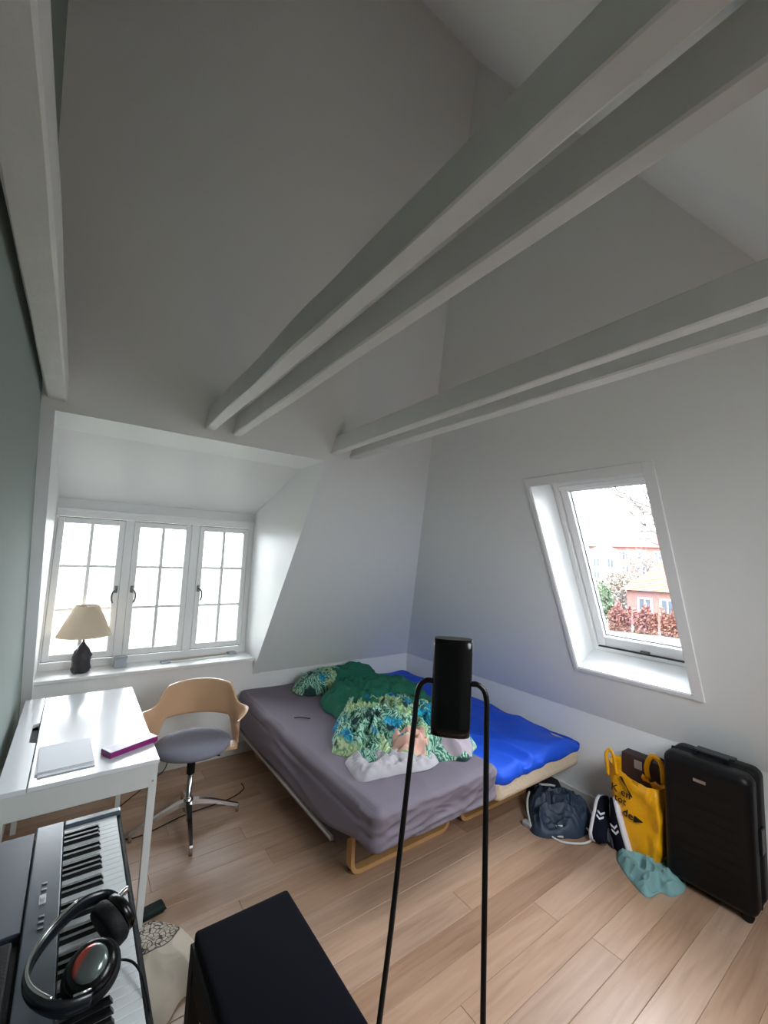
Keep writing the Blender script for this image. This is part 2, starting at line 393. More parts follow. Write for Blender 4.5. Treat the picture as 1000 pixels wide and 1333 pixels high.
# back slope (ceiling over the dormer and beside it)
e = .03; zt = ZR+.0
WP = lambda x, z: (x, yW(z), z)
slab('ceiling', [[WP(XL, DZ), WP(DX0, DZ), WP(DX1+.004, DZ), WP(xR(DZ)+e, DZ), WP(xR(zt)+e, zt), WP(XL, zt)],
                 [WP(DX1+.004, ZK), WP(xR(ZK)+e, ZK), WP(xR(DZ)+e, DZ), WP(DX1+.004, DZ)]], nW*.16, M_ceil)
SP = lambda x, z: (x, yS(z), z)
FZ0, FZ1 = 1.45, 2.3; FX = [(1.0, 2.0)]; FA, FB = FX[0]  # hole for the added, unseen roof window that lets in extra light
pl_ = [[SP(a, ZK) for a in (XL, FA, FB)]+[SP(xR(ZK)+e, ZK), SP(xR(FZ0)+e, FZ0)]+[SP(a, FZ0) for a in (FB, FA, XL)],
       [SP(XL, FZ0), SP(FA, FZ0), SP(FA, FZ1), SP(XL, FZ1)],
       [SP(FB, FZ0), SP(xR(FZ0)+e, FZ0), SP(xR(FZ1)+e, FZ1), SP(FB, FZ1)],
       [SP(a, FZ1) for a in (XL, FA, FB)]+[SP(xR(FZ1)+e, FZ1), SP(xR(zt)+e, zt), SP(XL, zt)]]
slab('ceiling', pl_, nS*.16, M_ceil)
# right slope with the roof window opening
upR = Vector((-KR, 0, 1)).normalized(); KL = math.sqrt(1+KR*KR)
def PR(y, s, d=0):
    return Vector((XR, 0, ZK))+upR*s+Vector((0, y, 0))+nR*d
SY0, SY1, SS0, SS1 = .934, 1.622, .378, 1.718
def yh(s): return yW(ZK+s/KL)
def yf(s): return yS(ZK+s/KL)
sa = (ZR-ZK)*KL
slab('ceiling', [[PR(yf(0)-e, 0), PR(SY0, 0), PR(SY0, SS0), PR(SY0, SS1), PR(SY0, 2.6), PR(yf(2.6)-e, 2.6)],
                 [PR(SY0, 0), PR(SY1, 0), PR(SY1, SS0), PR(SY0, SS0)],
                 [PR(SY0, SS1), PR(SY1, SS1), PR(SY1, 2.6), PR(SY0, 2.6)],
                 [PR(SY1, 0), PR(yh(0)+e, 0), PR(yh(2.6)+e, 2.6), PR(SY1, 2.6), PR(SY1, SS1), PR(SY1, SS0)],
                 [PR(yf(2.6)-e, 2.6), PR(SY0, 2.6), PR(SY1, 2.6), PR(yh(2.6)+e, 2.6), PR(YR, sa+.05)]], nR*.32, M_ceil)
# dormer cheeks, ceiling and the wall over the window
q = .003
def cheek(x, d, name):
    B().prism([(x, YB+.02, ZK-.02), (x, yW(ZK)-q, ZK-.002), (x, yW(DZ)-q, DZ), (x, 2.93, DZ), (x, YG+.1, 2.02), (x, YG+.1, ZK-.02)], (d, 0, 0)).build(name, M_trim, kind='structure')
cheek(DX0, XL-DX0, 'wall_dormer_left'); cheek(DX1, .06, 'wall_dormer_right')
B().prism([(DX0, yW(DZ)-q, DZ), (DX0, 2.93, DZ), (DX0, YG+.02, 2.04), (DX0, YG+.1, 2.1), (DX0, 3.0, DZ+.12), (DX0, yW(DZ)+.05, DZ+.12)], (DX1-DX0, 0, 0)).build('ceiling', M_trim, kind='structure')
B().box((DX0, YG+.01, 1.955), (DX1, YG+.09, 2.1)).build('wall_dormer_header', M_trim, kind='structure')
# baseboards
M_base = mat('baseboard_paint', (222, 221, 216), .4)
B().box((XL, YB-.014, 0), (XR-.014, YB, .092), .003).build('baseboard_back', M_base, kind='structure')
B().box((XR-.014, YF, 0), (XR, YB, .092), .003).build('baseboard_right', M_base, kind='structure')
B().box((XL, YF, 0), (XL+.014, YB-.014, .092), .003).build('baseboard_left', M_base, kind='structure')
B().box((XL+.014, YF, 0), (XR-.014, YF+.014, .092), .003).build('baseboard_front', M_base, kind='structure')
# sill
B().box((DX0-.012, YB-.03, .754), (DX1, YG+.01, .779), .004, 2).build('trim_sill', M_trim, kind='structure')

# ------------------------------------------------------------------ dormer window: frame > three casements > panes
w1 = empty('window_1', (.59, YG, .779), kind='structure'); T = local(w1)
b = B(T); y0, y1 = YG, YG+.09
b.box((DX0, y0, .779), (DX1, y1, .835), .003); b.box((DX0, y0, 1.905), (DX1, y1, 1.962), .003)
for x0, x1 in ((DX0, DX0+.012), (.298, .357), (.79, .855), (1.285, DX1)): b.box((x0, y0, .835), (x1, y1, 1.905), .002)
b.build('window_frame', M_frame, w1)
B(T).box((DX0, YG-.012, 1.948), (DX1, YG, 1.968), .003).build('window_casing', M_frame, w1)
for ci, (a, c) in enumerate(((-.136, .296), (.359, .788), (.857, 1.283))):
    s = B(T); z0, z1 = .845, 1.897; st = .042; yy0, yy1 = YG-.004, YG+.05
    s.box((a, yy0, z0), (a+st, yy1, z1), .004); s.box((c-st, yy0, z0), (c, yy1, z1), .004)
    s.box((a+st, yy0, z0), (c-st, yy1, z0+.046), .004); s.box((a+st, yy0, z1-st), (c-st, yy1, z1), .004)
    cs = s.build('casement', M_frame, w1)
    g = B(T); g.box((a-.005, YG+.012, z0-.007), (a, YG+.03, z1+.006)); g.box((c, YG+.012, z0-.007), (c+.005, YG+.03, z1+.006))
    g.box((a, YG+.012, z0-.007), (c, YG+.03, z0)); g.box((a, YG+.012, z1), (c, YG+.03, z1+.006)); g.build('gasket', M_gasket, cs)
    gx0, gx1, gz0, gz1 = a+st, c-st, z0+.046, z1-st; mx = (gx0+gx1)/2; h = (gz1-gz0)/3
    B(T).box((mx-.012, YG+.006, gz0), (mx+.012, YG+.044, gz1), .004).build('glazing_bar', M_frame, cs)
    for k in (1, 2):
        for xa, xb in ((gx0, mx-.01), (mx+.01, gx1)):
            B(T).box((xa, YG+.008, gz0+h*k-.010), (xb, YG+.042, gz0+h*k+.010), .004).build('glazing_bar', M_frame, cs)
    for k in range(3):
        for xa, xb in ((gx0, mx-.01), (mx+.01, gx1)):
            B(T).box((xa, YG+.026, gz0+h*k+(.01 if k else 0)), (xb, YG+.03, gz0+h*(k+1)-(.01 if k < 2 else 0))).build('pane', M_glass, cs)
    hx = c-.022 if ci == 0 else a+.022; hd = -1 if ci == 0 else 1
    hb = B(T); hb.box((hx-.011, YG-.014, 1.33), (hx+.011, YG-.003, 1.385), .003)
    hb.tube(smoothpath([(hx, YG-.01, 1.365), (hx, YG-.035, 1.362), (hx+hd*.022, YG-.04, 1.335), (hx+hd*.026, YG-.04, 1.29), (hx+hd*.016, YG-.04, 1.255)], 5), .007, 8)
    hb.build('window_handle', M_gmetal, cs)

# ------------------------------------------------------------------ roof window
w2 = empty('window_2', tuple(PR((SY0+SY1)/2, SS0, .1)), kind='structure'); W2 = Vector(w2.location)
TR = lambda p: PR(p.x, p.y, p.z)-W2     # local: x = along wall, y = up slope, z = outward depth
def ring(b, a, c, d, e_, wd, z0, z1, bev=.003, wb_=None, wt=None):
    wb_ = wb_ or wd; wt = wt or wd
    b.box((a, d, z0), (a+wd, e_, z1), bev); b.box((c-wd, d, z0), (c, e_, z1), bev)
    b.box((a+wd, d, z0), (c-wd, d+wb_, z1), bev); b.box((a+wd, e_-wt, z0), (c-wd, e_, z1), bev)
b = B(TR); b.box((SY0-.052, SS0-.024, -.012), (SY0+.003, SS1+.052, 0), .002); b.box((SY0+.003, SS1-.003, -.012), (SY1+.022, SS1+.052, 0), .002); b.box((SY1-.003, SS0-.024, -.009), (SY1+.022, SS1-.003, 0), .002); b.box((SY0+.003, SS0-.024, -.009), (SY1-.003, SS0+.003, 0), .002); b.build('architrave', M_wall, w2)
# lining boards inside the opening
b = B(TR); ring(b, SY0, SY1, SS0, SS1, .008, -.004, .25, .001); b.build('reveal_lining', M_trim, w2)
b = B(TR); ring(b, SY0+.008, SY1-.008, SS0+.008, SS1-.008, .034, .235, .34, .003, .03, .085); b.build('window_frame', M_frame, w2)
sash = B(TR); ring(sash, SY0+.046, SY1-.046, SS0+.044, SS1-.095, .054, .25, .325, .006, .07, .045); sash = sash.build('sash', M_frame, w2)
b = B(TR); ring(b, SY0+.099, SY1-.099, SS0+.113, SS1-.139, .004, .28, .29, 0); b.build('gasket', M_gasket, sash)
B(TR).box((SY0+.1, SS0+.114, .296), (SY1-.1, SS1-.14, .3)).build('pane', M_glass, sash)
b = B(TR); b.box((SY0+.06, SS1-.115, .215), (SY1-.06, SS1-.085, .24), .004); b.build('vent_flap', M_frame, w2)
b = B(TR); b.box((SY0+.05, SS0+.038, .236), (SY1-.05, SS0+.043, .25)); b.build('seal', M_gasket, w2)
b = B(TR); b.box((SY0+.3, SS0+.045, .238), (SY0+.36, SS0+.06, .252), .003); b.build('catch', M_gmetal, w2)

# added roof window, unseen in the front slope behind the photographer, brightens the room
for wi, (fa, fb) in enumerate(FX):
    added_w = empty('window_%d' % (3+wi), SP((fa+fb)/2, FZ0), kind='structure'); c3 = Vector(added_w.location); upS = Vector((0, KW, 1)).normalized(); KS = math.sqrt(1+KW*KW)
    TS = lambda p, fa=fa: Vector(SP(fa, FZ0))+Vector((p.x, 0, 0))+upS*p.y+nS*p.z-c3
    H3 = (FZ1-FZ0)*KS
    b = B(TS); ring(b, 0, fb-fa, 0, H3, .05, .08, .15); b.build('window_frame', M_frame, added_w)
    B(TS).box((.05, .05, .11), (fb-fa-.05, H3-.05, .115)).build('pane', M_glass, added_w)

# ------------------------------------------------------------------ tie beams
def beam(x0, x1, z0, z1, label, wob, seed, group='white tie beams'):
    n = 40; ya, yb = yS((z0+z1)/2)-.0, yW((z0+z1)/2)+.0; rings = []
    for i in range(n+1):
        t = i/n
        def J(k): return wob*noise.noise(Vector((t*5, k*7.3, seed)))
        def cl(z): return yS(z)*(1-t)+yW(z)*t
        c = .006
        pts = [(x0+c, z0), (x1-c, z0), (x1, z0+c), (x1, z1-c), (x1-c, z1), (x0+c, z1), (x0, z1-c), (x0, z0+c)]
        rings.append([(px+J(k//2), cl(pz), pz+J(4+k//4)) for k, (px, pz) in enumerate(pts)])
    o = B().loft(rings, smooth=False).build('ceiling_beam', M_beam, label=label, cat='beam', group=group)
    rest_on(o, ((x0+x1)/2, (ya+yb)/2, z0)); return o
beam(.524, .585, 2.385, 2.497, 'painted white tie beam crossing the room, left one of the middle pair above the dormer', .006, 1)
beam(.685, .738, 2.385, 2.50, 'painted white tie beam crossing the room, right one of the middle pair above the dormer', .004, 2)
beam(1.345, 1.40, 2.385, 2.497, 'painted white tie beam of the far right pair, nearer the dormer', .003, 3)
beam(1.50, 1.568, 2.385, 2.49, 'painted white tie beam of the far right pair, nearer the roof window', .003, 4)
beam(-.185, -.108, 2.385, 2.50, 'painted white tie beam running along the green-grey wall at far left', .004, 5)

# ------------------------------------------------------------------ desk
dk = empty('desk', (.11, 2.785, 0), 'white writing desk with a glossy top standing along the left wall below the dormer', 'desk'); T = local(dk)
y0, y1, x0, x1, zt_ = 2.195, 3.385, -.165, .392, .745
b = B(T)   # rear strip with cable notch
b.prism([(x0, y0, .727), (-.073, y0, .727), (-.073, 2.66, .727), (-.1, 2.68, .727), (-.1, 2.92, .727), (-.073, 2.94, .727), (-.073, y1, .727), (x0, y1, .727)], (0, 0, .018))
b.build('back_shelf', M_white, dk)
B(T).box((-.07, y0, .727), (x1, y1, zt_), .003, 2).build('desktop', M_white, dk)
b = B(T); b.box((-.1, 2.66, .66), (-.06, 2.94, .72)); b.build('cable_hole', M_bmat, dk)
B(T).box((x0+.004, y0+.004, .63), (x1-.004, y0+.02, .727), .002).build('end_panel', M_wedge, dk)
B(T).box((x0+.004, y1-.02, .63), (x1-.004, y1-.004, .727), .002).build('end_panel', M_wedge, dk)
B(T).box((x1-.02, y0+.02, .645), (x1-.004, y1-.02, .727), .002).build('drawer_front', M_wedge, dk)
B(T).box((x0+.004, y0+.02, .56), (x0+.02, y1-.02, .727), .002).build('back_panel', M_wedge, dk)
B(T).box((x0+.02, y0+.02, .632), (x1-.02, y1-.02, .64)).build('bottom_panel', M_wedge, dk)
for lx in (x0+.004, x1-.036):
    for ly in (y0+.003, y1-.036):
        l = B(T); l.hexa([(lx, ly, 0), (lx+.026, ly, 0), (lx+.026, ly+.026, 0), (lx, ly+.026, 0), (lx, ly, .70 if lx < 0 else .645), (lx+.032, ly, .645), (lx+.032, ly+.032, .645), (lx, ly+.032, .645)])
        l.build('leg', M_wedge, dk)
b = B(T); b.tube([(x1-.004, y0+.02, .66), (x1-.001, y0+.02, .66)], .004); b.tube([(x1-.02, y0+.006, .655), (x1-.02, y0+.002, .655)], .003); b.build('screw', M_gmetal, dk)

# papers on the desk
def sheets(cx, cy, w_, h_, z, rz, name, label, m, th):
    o = B().box((-w_/2, -h_/2, 0), (w_/2, h_/2, th), .0008).build(name, m, label=label, cat='papers'); o.location = (cx, cy, z); o.rotation_euler = (0, 0, rz); return o
pp = empty('paper_stack', (.045, 2.415, .745), 'loose pale grey sheets of paper stacked near the desk edge', 'papers', rz=.02)
for k, (dx, dy, r) in enumerate(((0, 0, 0), (.003, -.012, .012), (-.003, .012, -.01), (.002, .02, .015))):
    o = B().box((-.098, -.14, 0), (.098, .14, .0022), .0006).build('sheet', M_paper, pp); o.location = (dx, dy, .0026*k); o.rotation_euler = (0, 0, r)
# purple and white box
bx = empty('flat_box', (.292, 2.385, .745), 'narrow white and purple cardboard box on the desk near its front corner', 'box', rz=.42)
M_pur = mat('purple_card', (132, 26, 106), .4); M_lid = mat('printed_card', (208, 206, 214), .35, var=.12, vscale=60)
B().box((-.112, -.04, 0), (.112, .04, .024), .002).build('box_body', M_pur, bx)
B().box((-.110, -.038, .0235), (.110, .038, .0262), .001).build('box_lid', M_lid, bx, label='pale grey printed lid')
b = B()
for k in range(5): b.box((-.098, -.028+k*.011, .026), (-.03+.012*(k % 3), -.024+k*.011, .0266))
b.box((.05, -.025, .026), (.09, .022, .0266)); b.build('print', mat('pink_print', (186, 150, 182), .4), bx)

# ------------------------------------------------------------------ sill things
lp = empty('table_lamp', (.1, 3.79, .779), 'table lamp with a beige cone shade and dark carved stone base on the sill', 'lamp')
def lump(a, z): return 1+.09*math.sin(a*4+z*60)+.07*math.sin(a*7-z*90)+.05*noise.noise(Vector((math.cos(a)*3, math.sin(a)*3, z*40)))
B().lathe([(.03, 0), (.05, .004), (.056, .03), (.053, .06), (.058, .09), (.055, .12), (.048, .15), (.036, .175), (.018, .2), (.008, .215), (.006, .218)], n=48, fn=lump).build('base', mat('dark_stone', (42, 38, 46), .35, bump=.8, bscale=30), lp, smooth=True)
B().lathe([(.007, .2), (.007, .30), (.014, .302), (.014, .34), (.006, .342)], n=16).build('lamp_holder', mat('brass', (160, 130, 80), .3, 1), lp)
sh = B(); n = 48
sh.loft([[(r*math.cos(2*PI*k/n), r*math.sin(2*PI*k/n), z) for k in range(n)] for r, z in ((.170, .262), (.165, .27), (.122, .37), (.076, .475), (.073, .475), (.119, .37), (.166, .262))], caps=False)
sh.build('lamp_shade', M_tan, lp)
b = B(); b.lathe([(.024, .345), (.03, .37), (.024, .4), (.01, .41)], n=16); b.build('bulb', mat('opal_glass', (230, 230, 225), .3), lp, smooth=True)
b = B(); b.tube([(0, -.073, .47), (0, .073, .47)], .0015, 6); b.tube([(-.073, 0, .47), (.073, 0, .47)], .0015, 6); b.tube([(0, 0, .34), (0, 0, .47)], .002, 6); b.build('shade_carrier', M_gmetal, lp)
# clear plastic box
M_clear = mat('frosted_plastic', (214, 222, 230), .15); M_clear.node_tree.nodes['Principled BSDF'].inputs['Transmission Weight'].default_value = .55
cb = empty('clear_container', (.345, 3.83, .779), 'small clear plastic container standing on the sill beside the lamp', 'container')
b = B(); b.box((-.042, -.035, 0), (.042, .035, .07), .006, 2); b.build('container_body', M_clear, cb)
b = B(); b.box((-.046, -.039, .07), (.046, .039, .082), .004, 2); b.build('container_lid', M_clear, cb)
# long flat rail on the sill
rl = empty('blind_rail', (.93, 3.80, .779), 'long flat brown and white blind rail lying on the sill below the right casements', 'blind', rz=.05)
B().box((-.26, -.012, .0), (.28, .014, .012), .002).build('rail', M_trim, rl)
B().box((-.24, .02, .0), (.26, .05, .02), .003).build('wooden_slat', mat('pale_brown_wood', (176, 160, 146), .5), rl, label='pale brown slat')
B().box((-.31, -.015, 0), (-.24, .045, .016), .004).build('bracket', M_clear, rl); B().box((.22, -.02, .012), (.29, .05, .03), .004).build('bracket', M_clear, rl)

# ------------------------------------------------------------------ office chair
ch = empty('office_chair', (.705, 2.925, 0), 'bent birch plywood swivel chair with round grey seat and steel star foot', 'chair', rz=-.33)
for ang in (-97, -6, 84, 181):
    a = math.radians(ang)+.33; d = Vector((math.cos(a), math.sin(a), 0)); s_ = Vector((-d.y, d.x, 0)); rings = []
    for r, z, wd, th in ((.02, .135, .022, .018), (.06, .132, .02, .017), (.15, .105, .016, .014), (.27, .058, .012, .012), (.305, .045, .011, .012), (.312, .036, .010, .010)):
        c = d*r+Vector((0, 0, z)); rings.append([c+s_*wd+Vector((0, 0, -th)), c-s_*wd+Vector((0, 0, -th)), c-s_*wd*.8+Vector((0, 0, th*.6)), c+s_*wd*.8+Vector((0, 0, th*.6))])
    b = B().loft(rings, smooth=False); b.tube([d*.303+Vector((0, 0, .045)), d*.303+Vector((0, 0, 0))], [.009, .010], 10); b.build('foot', M_chrome, ch)
b = B().lathe([(.0, .085), (.028, .085), (.031, .11), (.028, .155), (.02, .16), (.016, .165), (.016, .33), (.0, .33)], n=24); b.build('column', M_chrome, ch, smooth=False)
b = B().lathe([(.0, .30), (.024, .30), (.024, .42), (.0, .42)], n=24); b.box((-.09, -.11, .42), (.09, .11, .436), .004); b.build('gas_spring', M_bmat, ch)
b = B(); b.tube([(.02, -.02, .41), (.14, -.05, .415), (.17, -.055, .413)], .005, 8); b.build('height_lever', M_black, ch)
def dome(a, z): return 1+.03*math.cos(2*a)
M_seat = mat('grey_wool_seat', (132, 132, 146), .85, bump=.3, bscale=400)
b = B().lathe([(.0, .436), (.175, .438), (.205, .448), (.218, .466), (.214, .484), (.198, .498), (.15, .507), (.08, .509), (.0005, .509)], n=48, fn=dome); b.build('seat_cushion', M_seat, ch, smooth=True)
b = B(); n1, n2 = 64, 14; th0 = math.radians(118)
def sstep(a, b_, x): t = min(max((x-a)/(b_-a), 0), 1); return t*t*(3-2*t)
def shellp(u, v, off):
    th = -th0+2*th0*u; A = abs(math.degrees(th))
    zt = .805-.02*(A/45)**2*1.0; zt = zt*(1-sstep(42, 74, A))+.672*sstep(42, 74, A)
    zt -= .03*sstep(95, 118, A)
    zb = .582*(1-sstep(48, 66, A))+.45*sstep(48, 66, A)
    z = zb+(zt-zb)*v
    nar = sstep(.62, .45, z)                      # sides close in under the seat
    flare = .05*sstep(.6, .68, z)*sstep(60, 85, A)
    R_ = .262-.0*nar+flare+.03*(z-.6)*2*(1-sstep(40, 70, A))
    fw = sstep(.66, .45, z)*sstep(70, 118, A)
    thc = th*(1-.28*fw)
    return Vector(((R_+off)*math.sin(thc), (R_*.94+off)*math.cos(thc)-.01, z))
for off in (0,):
    G = [[b._v(shellp(i/n1, j/n2, 0)) for j in range(n2+1)] for i in range(n1+1)]
    H_ = [[b._v(shellp(i/n1, j/n2, .011)) for j in range(n2+1)] for i in range(n1+1)]
for i in range(n1):
    for j in range(n2):
        b.bm.faces.new((G[i][j], G[i+1][j], G[i+1][j+1], G[i][j+1])).smooth = True; b.bm.faces.new((H_[i][j], H_[i][j+1], H_[i+1][j+1], H_[i+1][j])).smooth = True
    b.bm.faces.new((G[i][0], H_[i][0], H_[i+1][0], G[i+1][0])); b.bm.faces.new((G[i][n2], G[i+1][n2], H_[i+1][n2], H_[i][n2]))
for j in range(n2):
    b.bm.faces.new((G[0][j], G[0][j+1], H_[0][j+1], H_[0][j])); b.bm.faces.new((G[n1][j], H_[n1][j], H_[n1][j+1], G[n1][j+1]))
b.build('backrest', M_birch, ch)
for sx in (-1, 1):
    b = B(); b.hexa([(sx*.12, -.05, .43), (sx*.268, -.05, .44), (sx*.268, .06, .44), (sx*.12, .06, .43), (sx*.12, -.05, .438), (sx*.268, -.05, .455), (sx*.268, .06, .455), (sx*.12, .06, .438)])
    b.build('under_seat_strut', M_birch, ch)
# socket with plug on the wall behind the chair, cable on the floor
so = empty('wall_socket', (.70, YB-.014, .20), 'white wall socket with plug low on the wall behind the chair', 'socket')
B().box((-.035, 0, -.05), (.035, .013, .05), .004, 2).build('socket_plate', M_trim, so)
B().box((-.02, -.035, -.03), (.02, .002, .02), .006, 2).build('plug', M_wedge, so)
cpts = [(.70, 3.64, .19), (.69, 3.62, .05), (.55, 3.52, .004), (.3, 3.2, .004), (.4, 2.95, .004), (.72, 3.02, .0042), (1.0, 3.05, .004), (1.12, 3.12, .004), (1.13, 3.2, .004)]
rest_on(B().tube(smoothpath(cpts, 10), .0035, 8).build('power_cable', M_bmat, label='thin dark cable curling across the floor under the chair', cat='cable'), (.7, 3.1, 0))

# ------------------------------------------------------------------ piano
pn = empty('digital_piano', (.03, 1.2, 0), 'black digital piano with its keyboard along the left wall beside the bench', 'piano'); T = local(pn)
PY0, PY1 = .53, 1.83
b = B(T); b.box((-.165, PY0, .655), (.212, PY1, .738), .004, 2); b.box((.2, PY0, .738), (.212, PY1, .758), .003)
b.build('body', M_bmat, pn)
b = B(T); b.box((-.02, PY0, .738), (.05, PY1, .772), .003, 2); b.build('control_panel', M_panel, pn)
b = B(T); b.box((.05, 1.796, .738), (.212, PY1, .772), .006, 2); b.build('end_block', M_panel, pn)
b = B(T); b.box((.05, PY0, .738), (.212, .566, .772), .006, 2); b.build('end_block', M_panel, pn)
b = B(T); b.box((-.165, 1.385, .738), (-.023, 1.82, .765), .004, 2); b.build('top_cover', mat('slate_cover', (62, 68, 82), .4), pn, label='slate grey cover plate')
b = B(T); b.box((-.165, .53, .738), (-.023, 1.375, .75), .003); b.build('speaker_grille', M_bmat, pn)
top = 1.794; kw_ = .0235
M_kmesh = None
for i in range(52):
    ya = top-kw_*(i+1); 
    if M_kmesh is None:
        o = B().box((-.073, .0005, 0), (.073, kw_-.0008, .0235), .0012).build('white_key', M_key, pn); M_kmesh = o.data
    else:
        o = bpy.data.objects.new('white_key', M_kmesh); COL.objects.link(o); o.parent = pn
    o.location = T(Vector((.125, ya, .739)))
bk = None
for i in range(51):          # gaps between white keys, counted down from C8
    nmi = (7-(i % 7)) % 7    # C B A G F E D ...: 0=C
    names = 'CBAGFED'; hi = names[i % 7]
    if hi in 'CF': continue   # no black key between B-C and E-F
    y = top-kw_*(i+1)+{'B': 0, 'A': 0, 'G': 0, 'E': 0, 'D': 0}.get(hi, 0)
    if bk is None:
        o = B().hexa([(-.0475, -.0055, 0), (.0475, -.0055, 0), (.0475, .0055, 0), (-.0475, .0055, 0), (-.0475, -.0045, .0115), (.041, -.0045, .0115), (.041, .0045, .0115), (-.0475, .0045, .0115)]).build('black_key', M_bkey, pn); bk = o.data
    else:
        o = bpy.data.objects.new('black_key', bk); COL.objects.link(o); o.parent = pn
    o.location = T(Vector((.1, y, .7625)))
b = B(T)
b.bm.free()
for y in (1.50, 1.525, 1.40, 1.38, 1.36): B(T).box((.008, y, .772), (.02, y+.008, .775), .001).build('button', M_gmetal, pn)
b = B(T); b.box((.006, 1.45, .772), (.02, 1.485, .774)); b.box((.008, 1.46, .774), (.018, 1.468, .781), .001); b.build('volume_slider', mat('light_plastic', (200, 204, 208), .4), pn)
b = B(T); 
for y in (PY0+.12, PY1-.16): b.box((-.14, y, 0), (.1, y+.03, .655), .003)
b.box((-.13, PY0+.15, .30), (-.11, PY1-.16, .36), .002); b.build('stand', M_bmat, pn)
# small device on the piano's grille
dv = empty('audio_interface', (-.09, 1.2, .75), 'small black device with pale buttons on the piano at the lower left edge', 'device')
B().box((-.06, -.14, 0), (.055, .14, .035), .005, 2).build('device_body', M_bmat, dv)
for k in range(4):
    for j in range(2): B().box((.0+.022*j, .02+.022*k, .035), (.012+.022*j, .03+.022*k, .038), .001).build('device_button', mat('pale_button', (150, 156, 160), .4), dv)
b = B(); b.box((-.04, -.12, .035), (.045, -.02, .037), .001); b.build('screen', mat('grey_screen', (96, 106, 112), .2), dv)

# headphones lying on the keys
hp = empty('headphones', (.105, 1.155, .775), 'black over-ear headphones with a red and grey cap lying on the piano keys', 'headphones')
def cup(c, axis, r, name, capm=None):
    c = Vector(c); a = Vector(axis).normalized(); u = a.orthogonal().normalized(); v = a.cross(u)
    def ringp(rad, d, k=36): return [c+a*d+(u*math.cos(2*PI*i/k)+v*math.sin(2*PI*i/k))*rad for i in range(k)]
    B().loft([ringp(r*.55, -.028), ringp(r*.9, -.03), ringp(r, -.02), ringp(r, -.006), ringp(r*.93, 0), ringp(r*.9, .002)]).build('ear_pad', M_bmat, hp, smooth=False)
    o = B().loft([ringp(r*.86, .002), ringp(r*.86, .014), ringp(r*.78, .022), ringp(r*.60, .026)]).build('ear_cup', M_bgloss, hp)
    if capm: B().loft([ringp(r*.6, .026), ringp(r*.58, .032), ringp(r*.42, .038), ringp(r*.2, .0405), ringp(.001, .041)]).build('cap', capm, o)
def capmat():
    m, n, L, p = nodes_mat('red_grey_cap', .2); p.inputs['Metallic'].default_value = .5
    t = n.new('ShaderNodeTexCoord'); g = n.new('ShaderNodeSeparateXYZ'); L.new(t.outputs['Object'], g.inputs[0])
    # a red sector printed on the left half of the grey cap
    r = ramp(n, [(.0, (206, 72, 54)), (.36, (190, 76, 60)), (.5, (92, 98, 96)), (1, (110, 122, 118))])
    va = n.new('ShaderNodeMath'); va.operation = 'SUBTRACT'; L.new(g.outputs[0], va.inputs[0]); L.new(g.outputs[1], va.inputs[1]); mp = n.new('ShaderNodeMapRange')
    mp.inputs['From Min'].default_value = .0; mp.inputs['From Max'].default_value = .095; L.new(va.outputs[0], mp.inputs['Value']); L.new(mp.outputs[0], r.inputs['Fac'])
    L.new(r.outputs['Color'], p.inputs['Base Color']); return m
cup((.0, -.045, .052), (-.15, -.55, .9), .052, 'near', capmat())
cup((.05, .075, .05), (.75, .35, .35), .052, 'far')
hb = smoothpath([(.0, -.09, .03), (-.05, -.09, .04), (-.098, -.045, .055), (-.105, .01, .062), (-.075, .07, .07), (-.02, .115, .078), (.03, .128, .07), (.06, .105, .06)], 8)
b = B(); rings = []
for i, p in enumerate(hb):
    d = (hb[min(i+1, len(hb)-1)]-hb[max(i-1, 0)]).normalized(); o_ = Vector((0, 0, 1)); s_ = d.cross(o_).normalized(); o_ = s_.cross(d)
    rings.append([p+s_*.007*math.cos(a)+o_*.016*math.sin(a) for a in [2*PI*k/12 for k in range(12)]])
b.loft(rings).build('headband', M_bsat, hp)
b = B(); b.tube([p+Vector((0, 0, .016)) for p in hb[10:40]], .0035, 8); b.build('headband_trim', M_chrome, hp)
b = B(); b.tube(smoothpath([(.052, .1, .075), (.075, .12, .075), (.07, .128, .06)], 4), .006, 8); b.build('hinge', M_chrome, hp); B().tube([(-.03, -.09, .052), (.0, -.088, .05)], .003, 8).build('hinge', M_chrome, hp)
b = B(); b.tube(smoothpath([(.02, -.02, .03), (.06, -.005, .012), (.085, -.03, .008), (.097, -.08, -.002), (.108, -.16, -.05), (.112, -.2, -.2), (.115, -.22, -.4), (.13, -.2, -.772)], 8), .0025, 8); b.build('cord', M_bmat, hp)

